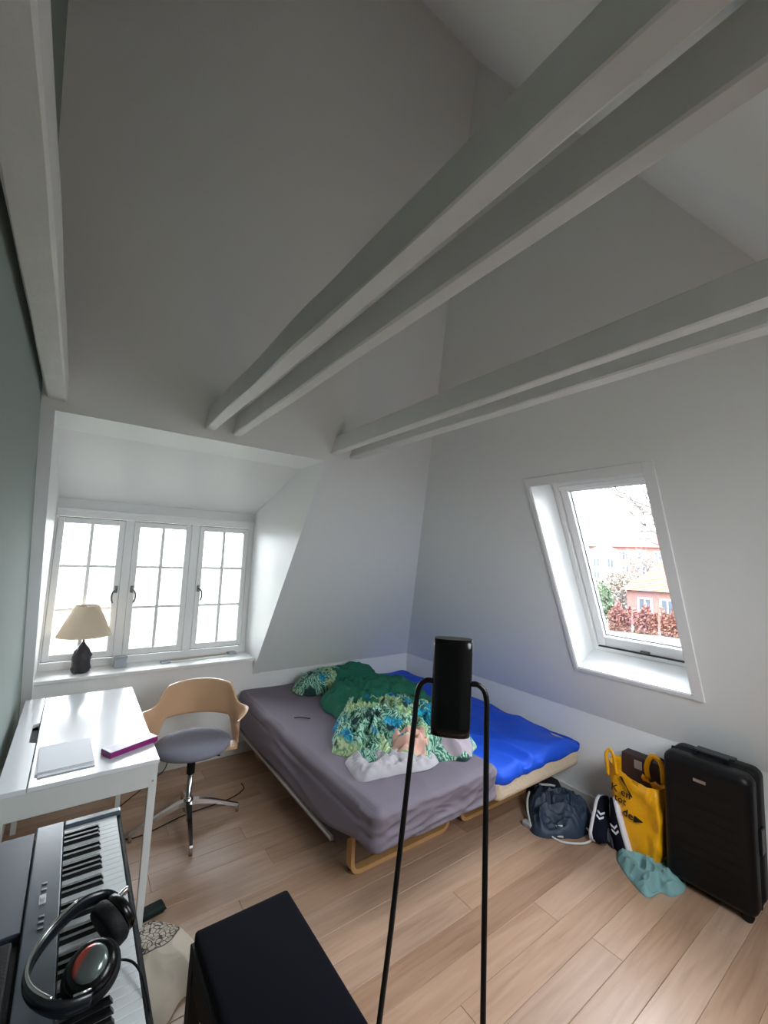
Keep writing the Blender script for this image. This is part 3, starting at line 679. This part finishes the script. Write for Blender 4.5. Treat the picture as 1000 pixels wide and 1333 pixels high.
# ------------------------------------------------------------------ bench
bn = empty('piano_bench', (.572, 1.24, 0), 'black padded piano bench with a thick dark velvet seat at the bottom edge', 'bench')
def vel(p, n_):
    return p+Vector((0, 0, .012*(1-((p.x)/.16)**2)*(1-((p.y)/.26)**2))) if p.z > .48 else p
b = softbox((-.158, -.268, .452), (.158, .268, .492), .012, (30, 40, 6), vel); b.build('seat_pad', mat('midnight_velvet', (6, 8, 17), .95, spec=.15), bn, smooth=True)
b = B(); b.box((-.165, -.272, .36), (-.145, .272, .455), .003); b.box((.145, -.272, .36), (.165, .272, .455), .003); b.box((-.145, -.272, .36), (.145, -.252, .455), .003); b.box((-.145, .252, .36), (.145, .272, .455), .003)
b.build('apron', M_bmat, bn)
for sx in (-1, 1):
    for sy in (-1, 1):
        B().hexa([(sx*.155-.016, sy*.245-.016, 0), (sx*.155+.016, sy*.245-.016, 0), (sx*.155+.016, sy*.245+.016, 0), (sx*.155-.016, sy*.245+.016, 0), (sx*.148-.02, sy*.24-.02, .41), (sx*.148+.02, sy*.24-.02, .41), (sx*.148+.02, sy*.24+.02, .41), (sx*.148-.02, sy*.24+.02, .41)]).build('leg', M_bmat, bn)
for sy in (1,):
    b = B(); b.tube([(-.0, .27, .42), (-.0, .286, .42)], .008, 12); b.tube([(-.0, .286, .42), (.0, .29, .42), (.0, .306, .42), (.0, .31, .42)], [.02, .027, .027, .02], 20); b.build('knob', M_bgloss, bn)

# ------------------------------------------------------------------ floor stand
st = empty('floor_stand', (.79, .765, 0), 'tall black stand with a curved black panel between two thin bent tubes', 'stand'); T = local(st)
tv = Vector((.069, -.072, 0)).normalized(); nv_ = Vector((.719, .696, 0)).normalized()
def panel():
    b = B(T); rings = []
    for k in range(11):
        t = k/10; z = 1.268+.232*t; c = Vector((.787, .769, z))+tv*(.0+.004*t)
        sc = 1 if 0 < k < 10 else .97
        rings.append([c+tv*(.049*sc*math.copysign(abs(math.cos(a))**.75, math.cos(a)))+nv_*(.024*sc*math.copysign(abs(math.sin(a))**.8, math.sin(a))) for a in [2*PI*i/48 for i in range(48)]])
    b.loft(rings); return b
panel().build('panel', M_bgloss, st)
def onp(s_, z, d=0): return Vector((.79, .765, z))+tv*s_+nv_*d
b = B(T).tube(smoothpath([onp(-.045, 1.391), onp(-.065, 1.392), onp(-.082, 1.378), onp(-.089, 1.35), onp(-.093, 1.30)], 6)+[onp(-.105, 1.15, 0), onp(-.135, .80), onp(-.17, .45, 0), onp(-.205, .014, 0)], .0068, 14); b.build('tube', M_black, st)
b = B(T).tube(smoothpath([onp(.045, 1.393), onp(.062, 1.392), onp(.077, 1.378), onp(.083, 1.35), onp(.083, 1.30)], 6)+[onp(.084, 1.15, 0), onp(.084, .80), onp(.084, .45, 0), onp(.084, .014, 0)], .0068, 14); b.build('tube', M_black, st)
b = B(T); b.tube([onp(-.215, .012), onp(.094, .012)], .012, 12); b.tube([onp(-.205, .012, -.12), onp(-.205, .012, .12)], .012, 12); b.tube([onp(.084, .012, -.12), onp(.084, .012, .12)], .012, 12); b.build('base', M_black, st)

# ------------------------------------------------------------------ beds
def wr(p, n_):
    """fitted sheet: wrinkles on the short end and corners, lower edge pulled up at the front corners"""
    x, y, z = p; e_ = max(0, 1-(y+1.0)/.5)
    bot = .215+.115*sstep(-.45, -.97, y)
    k = (z-.2)/.322; p = Vector((x, y, bot+k*(.522-bot))); z = p.z
    if n_.z > .9 or k > .97: return p+Vector((0, 0, .008*(fold(x*1.1, y*.8, 3, 8)-.4)*(.4+.9*e_)-.006*math.cos(x*6)))
    a = .006*(fold(y*.6, z*3.2, 3, 3)-.4)+.004*math.exp(-((z-.43)/.012)**2)*-1.5
    if y < -.9: a = .017*(fold(x*.7+z*2.2, z*5-x*1.3, 3.0, 4)-.3)*(.5+k*0)+.006*fold(x*3, z*8, 3, 6)
    d = Vector((n_.x, n_.y, 0))
    if d.length < .1: d = Vector((-1 if x < -.43 else (1 if x > .43 else 0), -1 if y < -1.0 else (1 if y > 1.0 else 0), 0))
    if d.length > .1: d.normalize()
    return p+d*a
b1 = empty('bed', (1.655, 2.665, 0), 'single bed with a tight grey fitted sheet and wooden legs, nearer the chair', 'bed')
softbox((-.44, -1.02, .2), (.44, 1.015, .522), .05, (80, 140, 30), wr).build('fitted_sheet', M_sheet, b1, smooth=True)
B().box((-.415, -.66, .195), (.415, .995, .33), .01, 2).build('slatted_base', mat('dark_grey_base_fabric', (66, 60, 64), .9), b1)
B().box((-.435, -.62, .192), (-.41, 1.0, .212), .004).build('frame_rail', mat('pale_rail', (150, 140, 134), .5), b1)
def sled(root, x0, x1, y, zt, nm='leg'):
    """bent wood runner: a flat laminated U standing on the floor"""
    P = smoothpath([(x0, zt, 0), (x0, .12, 0), (x0+.004, .045, 0), (x0+.035, .014, 0), (x0+.12, .011, 0)], 5)[:-1]+smoothpath([(x1-.12, .011, 0), (x1-.035, .014, 0), (x1-.004, .045, 0), (x1, .12, 0), (x1, zt, 0)], 5)
    rings = []
    for i, p in enumerate(P):
        d = (P[min(i+1, len(P)-1)]-P[max(i-1, 0)]).normalized(); s_ = Vector((-d.y, d.x, 0))*.011
        a, c = p+s_, p-s_; rings.append([(a.x, y-.024, a.y), (c.x, y-.024, c.y), (c.x, y+.024, c.y), (a.x, y+.024, a.y)])
    B().loft(rings, smooth=False).build(nm, M_pine, root)
for y in (-.64, .80): sled(b1, -.315, .40, y, .2)
b2 = empty('bed', (2.56, 2.665, 0), 'single bed with a bare beige mattress edge under a blue sheet, by the right wall', 'bed')
softbox((-.445, -1.0, .285), (.45, 1.015, .44), .035, (30, 60, 8)).build('mattress', M_matt, b2, smooth=True)
B().box((-.43, -.66, .175), (.43, 1.0, .29), .01, 2).build('slatted_base', mat('brown_base_fabric', (84, 66, 54), .9), b2)
for y in (-.64, .80): sled(b2, -.385, .35, y, .175)
def wb2(p, n_):
    x, y, z = p; e_ = max(0, 1-(y+1.0)/.9)
    q_ = .022*(fold(x*.9+y*.25, y*.55, 5.2, 11)-.35)*(.35+e_)
    if z > .44: return p+Vector((0, 0, q_-.035*max(0, (x-.2)/.25)**2*e_))
    hem = .02*noise.noise(Vector((x*7, y*7, 2)))
    k = (p.z-.365)/.1
    return Vector((p.x, p.y, p.z+(1-min(1, max(0, k)))*hem))+Vector((n_.x, n_.y, 0))*.008*(fold(x*2, y*2, 5, 5))
o = softbox((-.452, -1.012, .375), (.462, 1.012, .475), .045, (90, 120, 8), wb2).build('blue_sheet', M_blue, smooth=True, label='crumpled royal blue sheet spread over the bed by the right wall', cat='sheet')
o.location = (2.56, 2.665, 0)
rest_on(B().tube(smoothpath([(1.36, 2.86, .531), (1.40, 2.84, .532), (1.45, 2.79, .531)], 4), .0035, 6).build('hair_clip', M_bmat, label='thin dark hair clip lying on the grey sheet', cat='clip'), (1.4, 2.83, .528))

# duvet heap
dv_ = empty('duvet', (1.9, 2.4, .52), 'crumpled duvet with tropical leaf print and plain green side on the beds', 'duvet'); T = local(dv_)
heap('printed_cover', [(1.40, 2.12), (1.36, 2.30), (1.50, 2.52), (1.62, 2.72), (1.80, 2.85), (2.10, 2.75), (2.28, 2.45), (2.26, 2.12), (2.14, 1.86), (1.98, 1.78), (1.86, 1.83), (1.62, 1.92)], .522, .13, M_trop, dv_, f=8.5, amp=.075, seed=3, nt=220, nr=70, world2=T)
heap('green_reverse', [(1.66, 2.55), (1.62, 2.90), (1.72, 3.10), (1.92, 3.24), (2.24, 3.24), (2.44, 3.1), (2.48, 2.75), (2.34, 2.45), (1.98, 2.45)], .522, .155, M_dgreen, dv_, f=5.5, amp=.06, seed=6, nt=180, nr=50, world2=T, label='plain bottle green side')
heap('grey_lining', [(1.31, 1.99), (1.34, 2.12), (1.48, 2.16), (1.66, 2.06), (1.84, 1.90), (1.72, 1.82), (1.50, 1.87), (1.32, 1.90)], .522, .05, M_greylin, dv_, f=10, amp=.032, seed=9, nt=110, nr=26, world2=T, label='pale grey lining showing at the corner')
pl = empty('pillow', (1.98, 3.5, .52), 'pillow in dark leaf print lying against the back wall on the grey bed', 'pillow')
heap('pillow_case', [(1.60, 3.30), (1.62, 3.46), (1.82, 3.60), (2.10, 3.63), (2.2, 3.5), (2.1, 3.36), (1.94, 3.25), (1.74, 3.22)], .524, .14, M_trop, pl, f=7, amp=.02, seed=21, nt=120, nr=34, pw=2.6, world2=local(pl))
heap('green_cloth', [(1.86, 3.30), (1.88, 3.48), (2.05, 3.62), (2.38, 3.62), (2.46, 3.40), (2.30, 3.24), (2.05, 3.2)], .524, .15, M_dgreen, pl, f=6, amp=.03, seed=24, nt=120, nr=34, pw=2.6, world2=local(pl), label='green turned-back flap')

# ------------------------------------------------------------------ tote bag and green case by the desk leg
rest_on(heap('tote_bag', [(.30, 2.22), (.40, 2.26), (.48, 2.21), (.545, 2.11), (.575, 2.0), (.55, 1.88), (.47, 1.84), (.40, 1.76), (.28, 1.78), (.24, 2.0)], 0, .07, totemat(), f=4, amp=.02, seed=31, label='cream canvas tote bag with black doodle print on the floor by the desk leg', cat='bag'), (0, 0, 0))
gb = empty('green_case', (.44, 2.315, 0), 'dark green case lying on the floor behind the tote bag', 'case', rz=.15)
softbox((-.05, -.03, 0), (.05, .03, .035), .012, (10, 8, 4)).build('case_body', mat('dark_green_fabric', (12, 34, 28), .8), gb, smooth=True)
B().box((-.052, -.032, .016), (.052, .032, .019)).build('zip', M_bmat, gb)

# ------------------------------------------------------------------ drawstring bag, net bag
ds = empty('drawstring_bag', (2.78, 1.70, 0), 'navy nylon drawstring bag with white cords in a heap on the floor', 'bag'); T = local(ds)
OL = [(2.49, 1.68), (2.62, 1.82), (2.80, 1.93), (2.98, 1.84), (3.02, 1.70), (2.98, 1.58), (2.86, 1.50), (2.72, 1.49), (2.58, 1.56)]
heap('bag_body', OL, 0, .13, M_navy, ds, f=8, amp=.05, seed=41, nt=220, nr=60, pw=2.2, world2=T)
M_cord = mat('white_cord', (206, 208, 200), .8)
b = B(T).tube(smoothpath([(2.84, 1.50, .02), (2.92, 1.53, .04), (2.985, 1.62, .06), (2.995, 1.74, .075), (2.95, 1.84, .09), (2.86, 1.89, .10)], 6), .008, 8); b.build('cord', M_cord, ds)
b = B(T).tube(smoothpath([(2.60, 1.55, .012), (2.55, 1.60, .010), (2.56, 1.53, .008), (2.66, 1.45, .008), (2.76, 1.45, .01), (2.78, 1.50, .03), (2.70, 1.53, .05), (2.60, 1.60, .05)], 6), .006, 8); b.build('cord', M_cord, ds)
b = B(T).tube(smoothpath([(2.50, 1.71, .02), (2.58, 1.79, .045), (2.66, 1.85, .07), (2.74, 1.89, .085)], 6), .008, 8); b.build('cord', M_cord, ds)
b = B(T); b.box((2.50, 1.70, .0), (2.54, 1.78, .03), .006); b.build('corner_patch', mat('silver_vinyl', (170, 172, 176), .35), ds)
nb = heap('net_bag', [(2.86, 1.92), (2.90, 2.08), (3.0, 2.12), (3.04, 1.98), (3.04, 1.80), (2.98, 1.78)], 0, .14, mat('dark_mesh_cloth', (18, 20, 30), .9, bump=1, bscale=150), f=7, amp=.03, seed=44, nt=90, nr=26, pw=1.6, label='dark net bag crumpled against the baseboard behind the drawstring bag', cat='bag')

# ------------------------------------------------------------------ sneakers
def shoe(Mw, label, seed):
    r = bpy.data.objects.new('sneaker', None); COL.objects.link(r); r.matrix_world = Mw
    tag(r, label, 'shoe', 'navy sneakers')
    L_ = .29
    def half(t):   # half width of the sole, t 0 heel .. 1 toe
        return .034+.012*math.sin(PI*min(1, t*1.05))**.8 + (.006 if .55 < t < .9 else 0)*math.sin((t-.55)/.35*PI)-.03*max(0, (t-.86)/.14)**2-.02*max(0, (.08-t)/.08)**2
    n = 28; k = 20
    so_ = []; up_ = []
    for i in range(n+1):
        t = i/n; x = t*L_; w_ = half(t); lift = .012*max(0, (t-.8)/.2)**2
        so_.append([(x, w_*1.04*math.copysign(abs(math.cos(a))**.6, math.cos(a)), lift+.014+.014*math.copysign(abs(math.sin(a))**.35, math.sin(a))) for a in [2*PI*j/k for j in range(k)]])
        ht = .082-.006*math.sin(t*8) if t < .35 else .082-.05*((t-.35)/.65)**.85
        ht *= 1-.35*max(0, (t-.9)/.1)**2-.15*max(0, (.05-t)/.05)
        up_.append([(x*.985+.002, w_*(.97-.25*max(0, math.sin(a))**2)*math.cos(a), lift+.022+(ht*max(0, math.sin(a))**.75 if math.sin(a) > 0 else .004*math.sin(a))) for a in [2*PI*j/k for j in range(k)]])
    B().loft(so_).build('sole', mat('white_rubber', (226, 222, 226), .5), r)
    B().loft(up_).build('upper', M_navyd, r)
    b = B(); b.lathe([(.0, 0), (.9, 0), (1, .002), (1, .006), (.85, .0065)], n=20)
    for v in b.bm.verts: v.co = Vector((.055+v.co.x*.038, v.co.y*.022, .100+v.co.z+v.co.x*-.004))
    b.build('collar_lining', mat('grey_lining', (60, 62, 74), .9), r)
    M_chev = mat('white_chevron', (228, 226, 232), .5)
    for sy in (-1, 1):
        b = B()
        for dx in (0, .028):
            for s2 in (-1, 1):
                for q_ in (0, 1):
                    pass
                b.hexa([(.105+dx, sy*.042, .056), (.117+dx, sy*.042, .056), (.117+dx+.016, sy*(.042-.004*s2), .056+s2*.02), (.105+dx+.016, sy*(.042-.004*s2), .056+s2*.02),
                        (.105+dx, sy*.047, .056), (.117+dx, sy*.047, .056), (.117+dx+.016, sy*(.046-.004*s2), .056+s2*.02), (.105+dx+.016, sy*(.046-.004*s2), .056+s2*.02)])
        b.build('chevron', M_chev, r, label='white double chevron mark')
    b = B()
    for j in range(5):
        x = .12+j*.018; z = .103-.0095*j; b.tube([(x, -.018, z-.006), (x+.004, 0, z+.003), (x, .018, z-.006)], .003, 6)
    b.build('lace', M_navyd, r); return r
def axes(o, x, z):
    x = Vector(x).normalized(); z = Vector(z); z = (z-x*z.dot(x)).normalized(); y = z.cross(x)
    return Matrix(((x.x, y.x, z.x, o[0]), (x.y, y.y, z.y, o[1]), (x.z, y.z, z.z, o[2]), (0, 0, 0, 1)))
shoe(axes((2.80, 1.225, .012), (.06, .30, .95), (-.15, .95, -.30)), 'navy sneaker leaning toe up on the yellow bag, white sole to the right', 1)
shoe(axes((2.71, 1.44, .020), (.75, .16, .58), (-.1, -.97, .1)), 'navy sneaker on its side next to the drawstring bag, white sole to the left', 2)

# ------------------------------------------------------------------ sage cloth
rest_on(heap('folded_cloth', [(2.80, 1.30), (2.90, 1.20), (2.93, 1.10), (2.86, .985), (2.74, .965), (2.66, .985), (2.64, 1.03), (2.55, 1.06), (2.60, 1.17), (2.70, 1.27)], 0, .045, M_cloth, f=9.5, amp=.034, seed=51, nt=240, nr=70, label='crumpled sage green cloth on the floor in front of the yellow bag', cat='cloth'), (0, 0, 0))

# ------------------------------------------------------------------ yellow shopping bag
yb = empty('shopping_bag', (2.90, 1.22, 0), 'yellow plastic shopping bag with black lettering standing against the wall', 'bag'); T = local(yb)
def bagring(z, x0, x1, y0, y1, n=90, seed=0, amp=.006, zf=None):
    out = []
    for k in range(n):
        a = 2*PI*k/n; cx, cy, hx, hy = (x0+x1)/2, (y0+y1)/2, (x1-x0)/2, (y1-y0)/2
        x = cx+hx*math.copysign(abs(math.cos(a))**.45, math.cos(a)); y = cy+hy*math.copysign(abs(math.sin(a))**.45, math.sin(a))
        j = amp*(noise.noise(Vector((x*9, y*9, z*5+seed)))+.5*noise.noise(Vector((x*24, y*24, z*14+seed))))*(1.0 if y < 1.2 or x > 2.86 else .45); out.append((x+j*2, y+j, z+(zf(x, y) if zf else 0)))
    return out
def rim(x, y): return .05*max(0, (y-1.22)/.13)-.015
rings = [bagring(z, 2.80+.02*z, 2.985-.05*z, 1.095-.01*z, 1.32+.15*z, seed=3, amp=.022, zf=(rim if z > .4 else None)) for z in (.001, .01, .03, .06, .09, .12, .15, .18, .21, .24, .27, .30, .33, .36, .39, .41, .435)]
b = B(T); b.loft(rings, caps=False)
inner = [[(p[0]*.985+2.88*.015, p[1]*.985+1.21*.015, p[2]) for p in r] for r in rings[::-1]]
b.loft([rings[-1]]+inner, caps=False); b.bm.faces.new([b._v(p) for p in rings[0]])
b.build('bag_body', M_yel, yb, smooth=True)
def handle(pts, wd):
    P = smoothpath(pts, 6); r_ = []
    for i, p in enumerate(P):
        d = (P[min(i+1, len(P)-1)]-P[max(i-1, 0)]).normalized(); n_ = Vector((1, .2, 0)).normalized(); s_ = d.cross(n_).normalized()
        r_.append([p+s_*wd/2+n_*.003, p-s_*wd/2+n_*.003, p-s_*wd/2-n_*.003, p+s_*wd/2-n_*.003])
    B(T).loft(r_).build('handle', M_yel, yb)
handle([(2.80, 1.366, .40), (2.797, 1.374, .48), (2.80, 1.376, .53), (2.803, 1.355, .552), (2.803, 1.332, .52), (2.803, 1.318, .42)], .02)
handle([(2.95, 1.20, .41), (2.945, 1.205, .48), (2.935, 1.175, .55), (2.93, 1.14, .555), (2.93, 1.115, .52), (2.935, 1.11, .42)], .028)
M_ink = mat('black_ink', (14, 12, 12), .5)
Rt = Matrix(((0, 0, -1, 0), (-1, 0, 0, 0), (0, 1, 0, 0), (0, 0, 0, 1)))    # text faces -X, reads toward -Y
def bt(s, y, z, size, x=2.784):
    text(s, size, M_ink, yb, Matrix.Translation(T(Vector((x, y, z)))) @ Rt @ Matrix.Rotation(-.12, 4, 'Z'), .002)
bt('K en', 1.345, .335, .06); bt('tot', 1.325, .285, .055, 2.783); bt('de', 1.28, .22, .06, 2.784)
b = B(T); b.prism([(2.786, 1.215, .24), (2.786, 1.17, .225), (2.786, 1.22, .205)], (.01, 0, 0)); b.build('arrow_print', M_ink, yb); b = B(T); b.prism([(2.79, 1.295, .425), (2.79, 1.285, .425), (2.788, 1.235, .34), (2.788, 1.225, .335)], (.01, 0, 0)); b.build('arrow_print', M_ink, yb)
# brown paper bag behind it
pb = empty('paper_bag', (2.99, 1.20, 0), 'dark brown paper bag standing behind the yellow shopping bag', 'bag'); T = local(pb)
b = B(T); b.loft([[(2.955, 1.06, z), (3.045, 1.06, z), (3.045, 1.37-.03*z, z), (2.955, 1.37-.03*z, z)] for z in (0, .2, .4, .51)], smooth=False); b.build('bag_body', mat('brown_paper', (62, 42, 40), .7, var=.1), pb)
b = B(T); b.box((2.951, 1.235, .44), (2.956, 1.28, .49), .001); b.build('label_print', mat('pale_print', (150, 138, 136), .6), pb)
b = B(T); b.tube(smoothpath([(2.96, 1.10, .5), (2.955, 1.11, .545), (2.955, 1.16, .55), (2.96, 1.19, .505)], 5), .006, 8); b.build('handle', M_bmat, pb)

# ------------------------------------------------------------------ suitcase
sc_ = empty('suitcase', (2.895, .86, 0), 'large black hard-shell suitcase standing upright against the right wall', 'suitcase')
def rib(p, n_):
    if abs(p.x) > .12 and .1 < p.z < .54 and abs(p.y) < .145: return p+Vector((math.copysign(.0016, p.x)*(1 if math.sin(p.z*62) > 0 else -1), 0, 0))
    return p
softbox((-.128, -.195, .03), (-.004, .195, .68), .045, (12, 24, 90), rib).build('front_shell', M_suit, sc_, smooth=True)
softbox((.004, -.195, .03), (.128, .195, .68), .045, (12, 24, 90), rib).build('back_shell', M_suit, sc_, smooth=True)
softbox((-.012, -.19, .034), (.012, .19, .676), .01, (2, 24, 40)).build('zip_band', M_bmat, sc_, smooth=True)
b = B(); b.box((-.132, -.01, .575), (-.126, .045, .59), .001); b.build('badge', mat('brushed_badge', (176, 172, 168), .3, .9), sc_, label='small silver badge')
b = B(); b.box((-.02, -.08, .672), (.02, -.06, .70), .004); b.box((-.02, .06, .672), (.02, .08, .70), .004); b.box((-.02, -.08, .69), (.02, .08, .704), .005); b.build('top_handle', M_bsat, sc_)
b = B(); b.box((.05, -.09, .67), (.10, .09, .688), .004); b.build('pull_handle', M_bsat, sc_)
b = B(); b.box((-.03, -.205, .3), (.03, -.19, .42), .004); b.build('side_handle', M_bsat, sc_)
for sx in (-1, 1):
    for sy in (-1, 1):
        b = B(); b.tube([(sx*.085-.012, sy*.15, .024), (sx*.085+.012, sy*.15, .024)], .024, 20); b.box((sx*.085-.018, sy*.15-.014, .024), (sx*.085+.018, sy*.15+.014, .05), .003); b.build('wheel', M_bmat, sc_)

# ------------------------------------------------------------------ outside: ground, street, houses, trees
GZ = -4.0
M_grass = mat('winter_grass', (96, 96, 84), .95, var=.15, vscale=.4)
B().box((3.6, -150, GZ-.5), (260, 260, GZ)).build('lawn', M_grass, kind='structure')
B().box((-200, 4.6, GZ-.5), (3.6, 260, GZ)).build('lawn', M_grass, kind='structure')
B().box((-200, -200, GZ-.5), (3.6, -1.6, GZ)).build('lawn', M_grass, kind='structure')
B().box((24, -40, GZ), (38, 120, GZ+.03)).build('street', mat('pale_asphalt', (120, 120, 124), .9, var=.05), kind='structure')
M_brick = mat('red_brick', (118, 88, 80), .9, var=.1, vscale=3); M_tile = mat('red_clay_tile', (116, 44, 42), .8, var=.12, vscale=2); M_tileo = mat('orange_clay_tile', (142, 92, 76), .8, var=.1, vscale=2)
M_plast = mat('white_render', (228, 226, 222), .9); M_dwin = mat('dark_window', (70, 76, 84), .2)
def house(name, c, rz, w_, d_, eave, apex, label, wm, tm, win, hip=.35, gp=None, chim=True, tile=False):
    r = empty(name, (c[0], c[1], GZ), label, 'house', gp, rz); e1 = eave-GZ; e2 = apex-GZ
    B().box((-w_/2, -d_/2, 0), (w_/2, d_/2, e1)).build('wall', wm, r)
    o_ = .5; h = w_*hip
    b = B(); P = [(-w_/2-o_, -d_/2-o_, e1-.1), (w_/2+o_, -d_/2-o_, e1-.1), (w_/2+o_, d_/2+o_, e1-.1), (-w_/2-o_, d_/2+o_, e1-.1)]; Q = [(-w_/2+h, 0, e2), (w_/2-h, 0, e2)]
    V = [b._v(p) for p in P+Q]
    for f in ((0, 1, 5, 4), (1, 2, 5), (2, 3, 4, 5), (3, 0, 4), (3, 2, 1, 0)): b.bm.faces.new([V[i] for i in f])
    rf = b.build('roof', tm, r)
    if tile:      # courses of clay tiles on the front slope
        b = B(); n = 14
        for i in range(n):
            t = (i+.5)/n; ya = -(d_/2+o_)*(1-t); z = e1-.1+(e2-e1+.1)*t; xa = (w_/2+o_)*(1-t)+(w_/2-h)*t
            b.box((-xa, ya-.06, z), (xa, ya+.06, z+.09))
        b.build('tile_course', tm, rf, kind='stuff')
    fr = B()
    for (x, z, ww, hh, side) in win:
        f = B(); g = B()
        if side == 0:
            f.box((x-ww/2-.12, -d_/2-.08, z-.12), (x+ww/2+.12, -d_/2+.02, z+hh+.12)); pane = ((x-ww/2, -d_/2-.10, z), (x+ww/2, -d_/2-.02, z+hh))
            f_ = f.build('window', M_plast, r); n = 2
            for k in range(n): B().box((x-ww/2+ww/n*k+.05, -d_/2-.11, z), (x-ww/2+ww/n*(k+1)-.05, -d_/2-.02, z+hh)).build('pane', M_dwin, f_)
        else:
            f.box((-w_/2-.08, x-ww/2-.12, z-.12), (-w_/2+.02, x+ww/2+.12, z+hh+.12)); f_ = f.build('window', M_plast, r)
            for k in range(2): B().box((-w_/2-.11, x-ww/2+ww/2*k+.05, z), (-w_/2-.02, x-ww/2+ww/2*(k+1)-.05, z+hh)).build('pane', M_dwin, f_)
    fr.bm.free()
    if chim: B().box((w_*.1-.4, -.4, e2-1.2), (w_*.1+.4, .4, e2+1.0)).build('chimney', wm, r)
    return r
# rotation: local -Y faces the viewer. azimuth of the view through the window ~ 25 deg
def az(a, d): return (d*math.cos(math.radians(a)), d*math.sin(math.radians(a)))
wins = [(x, z, 1.1, 1.5, 0) for x in (-5, -2.5, 0, 2.5, 5, 7.5) for z in (1.6, 4.2, 6.8)]
def facing(a): return math.radians(a-90)      # local -Y turned toward the room
house('brick_house', az(20.6, 93), facing(20.6), 22, 11, 5.2, 8.4, 'large brick house with a red hipped roof seen far off through the roof window', M_brick, M_tile, wins, .15)
house('white_house', az(26.1, 80), facing(26.1), 4.4, 4, 3.9, 4.9, 'narrow white house with small windows left of the large brick house outside', M_plast, M_tile, [(-1.1, 3.2, .9, 1.3, 0), (.9, 3.2, .9, 1.3, 0), (-1.1, 5.4, .9, 1.3, 0), (.9, 5.4, .9, 1.3, 0)], .3, chim=False)
house('bungalow', az(18.2, 52), facing(18.2), 9.4, 8, -.5, 2.1, 'low house with an orange tiled roof outside behind the russet hedge', M_brick, M_tileo, [(-3.2, 1.3, 1.0, 1.3, 0), (-1.4, 1.3, 1.0, 1.3, 0), (.6, 1.3, 1.0, 1.3, 0), (2.8, 1.3, 1.0, 1.3, 0)], .3, tile=True)
# hedge, bushes, conifer, bare tree
def leafy(name, c, rx, ry, h, n, m, label, cat, seed, size=.25, trunk=0, cone=False, boxy=0):
    r = empty(name, (c[0], c[1], GZ), label, cat, rz=boxy); random.seed(seed); b = B()
    for k in range(n):
        while True:
            u = Vector((random.uniform(-1, 1), random.uniform(-1, 1), random.uniform(0, 1)))
            if cone:
                if math.hypot(u.x, u.y) < (1-u.z)*.95+.05: break
            elif boxy:
                if abs(u.x)**6+abs(u.y)**6+max(0, u.z-.72+.15*math.sin(u.x*5+seed))*9 < 1: break
            elif u.x*u.x+u.y*u.y+(u.z*2-1)**2 < 1: break
        p = Vector((u.x*rx, u.y*ry, trunk+u.z*(h-trunk))); a = Vector((random.gauss(0, 1), random.gauss(0, 1), random.gauss(0, 1))).normalized(); q_ = a.orthogonal().normalized(); s_ = size*random.uniform(.6, 1.3)
        vs_ = [b._v(p+q_*s_), b._v(p+a.cross(q_)*s_*.6), b._v(p-q_*s_), b._v(p-a.cross(q_)*s_*.6)]; b.bm.faces.new(vs_)
    b.build('foliage', m, r, kind='stuff')
    B().tube([(0, 0, 0), (0, 0, max(trunk+.5, h*.5))], [.16, .06], 8).build('trunk', mat('bark', (96, 84, 76), .9), r); return r
M_russ = mat('russet_leaves', (112, 74, 62), .9, var=.3, vscale=2); M_evg = mat('blue_evergreen', (66, 86, 84), .9, var=.25, vscale=2); M_bush = mat('green_bush', (78, 92, 66), .9, var=.3, vscale=2); M_twig = mat('pale_twigs', (112, 102, 92), .9, var=.2, vscale=2)
for i, a in enumerate((19.4, 22.0, 24.6)):
    leafy('hedge', az(a, 43), .86, .6, 2.6, 2200, M_russ, ('russet beech hedge outside, clump below the right part of the bungalow', 'russet beech hedge outside, clump below the middle of the bungalow', 'russet beech hedge outside, clump left of the bungalow')[i], 'hedge', 60+i, .12, boxy=facing(a))
leafy('bush', az(26.9, 45), 1.4, 1.4, 4.4, 2500, M_bush, 'mid green bush outside just left of the bungalow', 'bush', 70, .17)
leafy('shrub', az(24.2, 64), 2.6, 2.6, 5.2, 3000, M_twig, 'pale brown twiggy shrub outside in front of the brick house', 'bush', 71, .17)
leafy('evergreen', az(28.2, 40), 1.1, 1.1, 4.0, 2500, M_evg, 'blue green evergreen outside at the left of the roof window view', 'tree', 72, .15)
leafy('conifer', az(28.9, 34), .8, .8, 8.2, 2500, M_evg, 'tall thin conifer outside at the left edge of the roof window', 'tree', 73, .14, cone=True)
def bare_tree(c, label, seed, h, lean):
    r = empty('bare_tree', (c[0], c[1], GZ), label, 'tree'); random.seed(seed); b = B(); tr = B()
    def br(p, d, L_, rad, dep):
        pts = [p]; q_ = p.copy(); dd = d.copy()
        for _ in range(4):
            dd = (dd+Vector((random.gauss(0, .12), random.gauss(0, .12), random.gauss(0, .08)))).normalized(); q_ = q_+dd*L_/4; pts.append(q_.copy())
        (tr if dep == 0 else b).tube(pts, [rad*(1-.13*i) for i in range(5)], 5 if dep else 8)
        if dep >= 5: return
        for _ in range(3 if dep else 6):
            k = random.randint(2, 4); nd = (dd+Vector((random.gauss(0, .55), random.gauss(0, .55), random.gauss(.08, .35)))).normalized()
            br(pts[k].copy(), nd, L_*random.uniform(.6, .8), rad*.62, dep+1)
    br(Vector((0, 0, 0)), Vector((lean[0], lean[1], 1)).normalized(), h*.42, .24, 0)
    M_b = mat('bare_bark', (112, 104, 100), .9); tr.build('trunk', M_b, r); b.build('branches', M_b, r, kind='stuff')
bare_tree(az(17.6, 22), 'leafless tree outside whose bare branches reach in from the right', 5, 11.5, (.02, .10))
bare_tree(az(21.6, 74), 'leafless tree outside standing before the brick house', 9, 9.0, (0, 0))
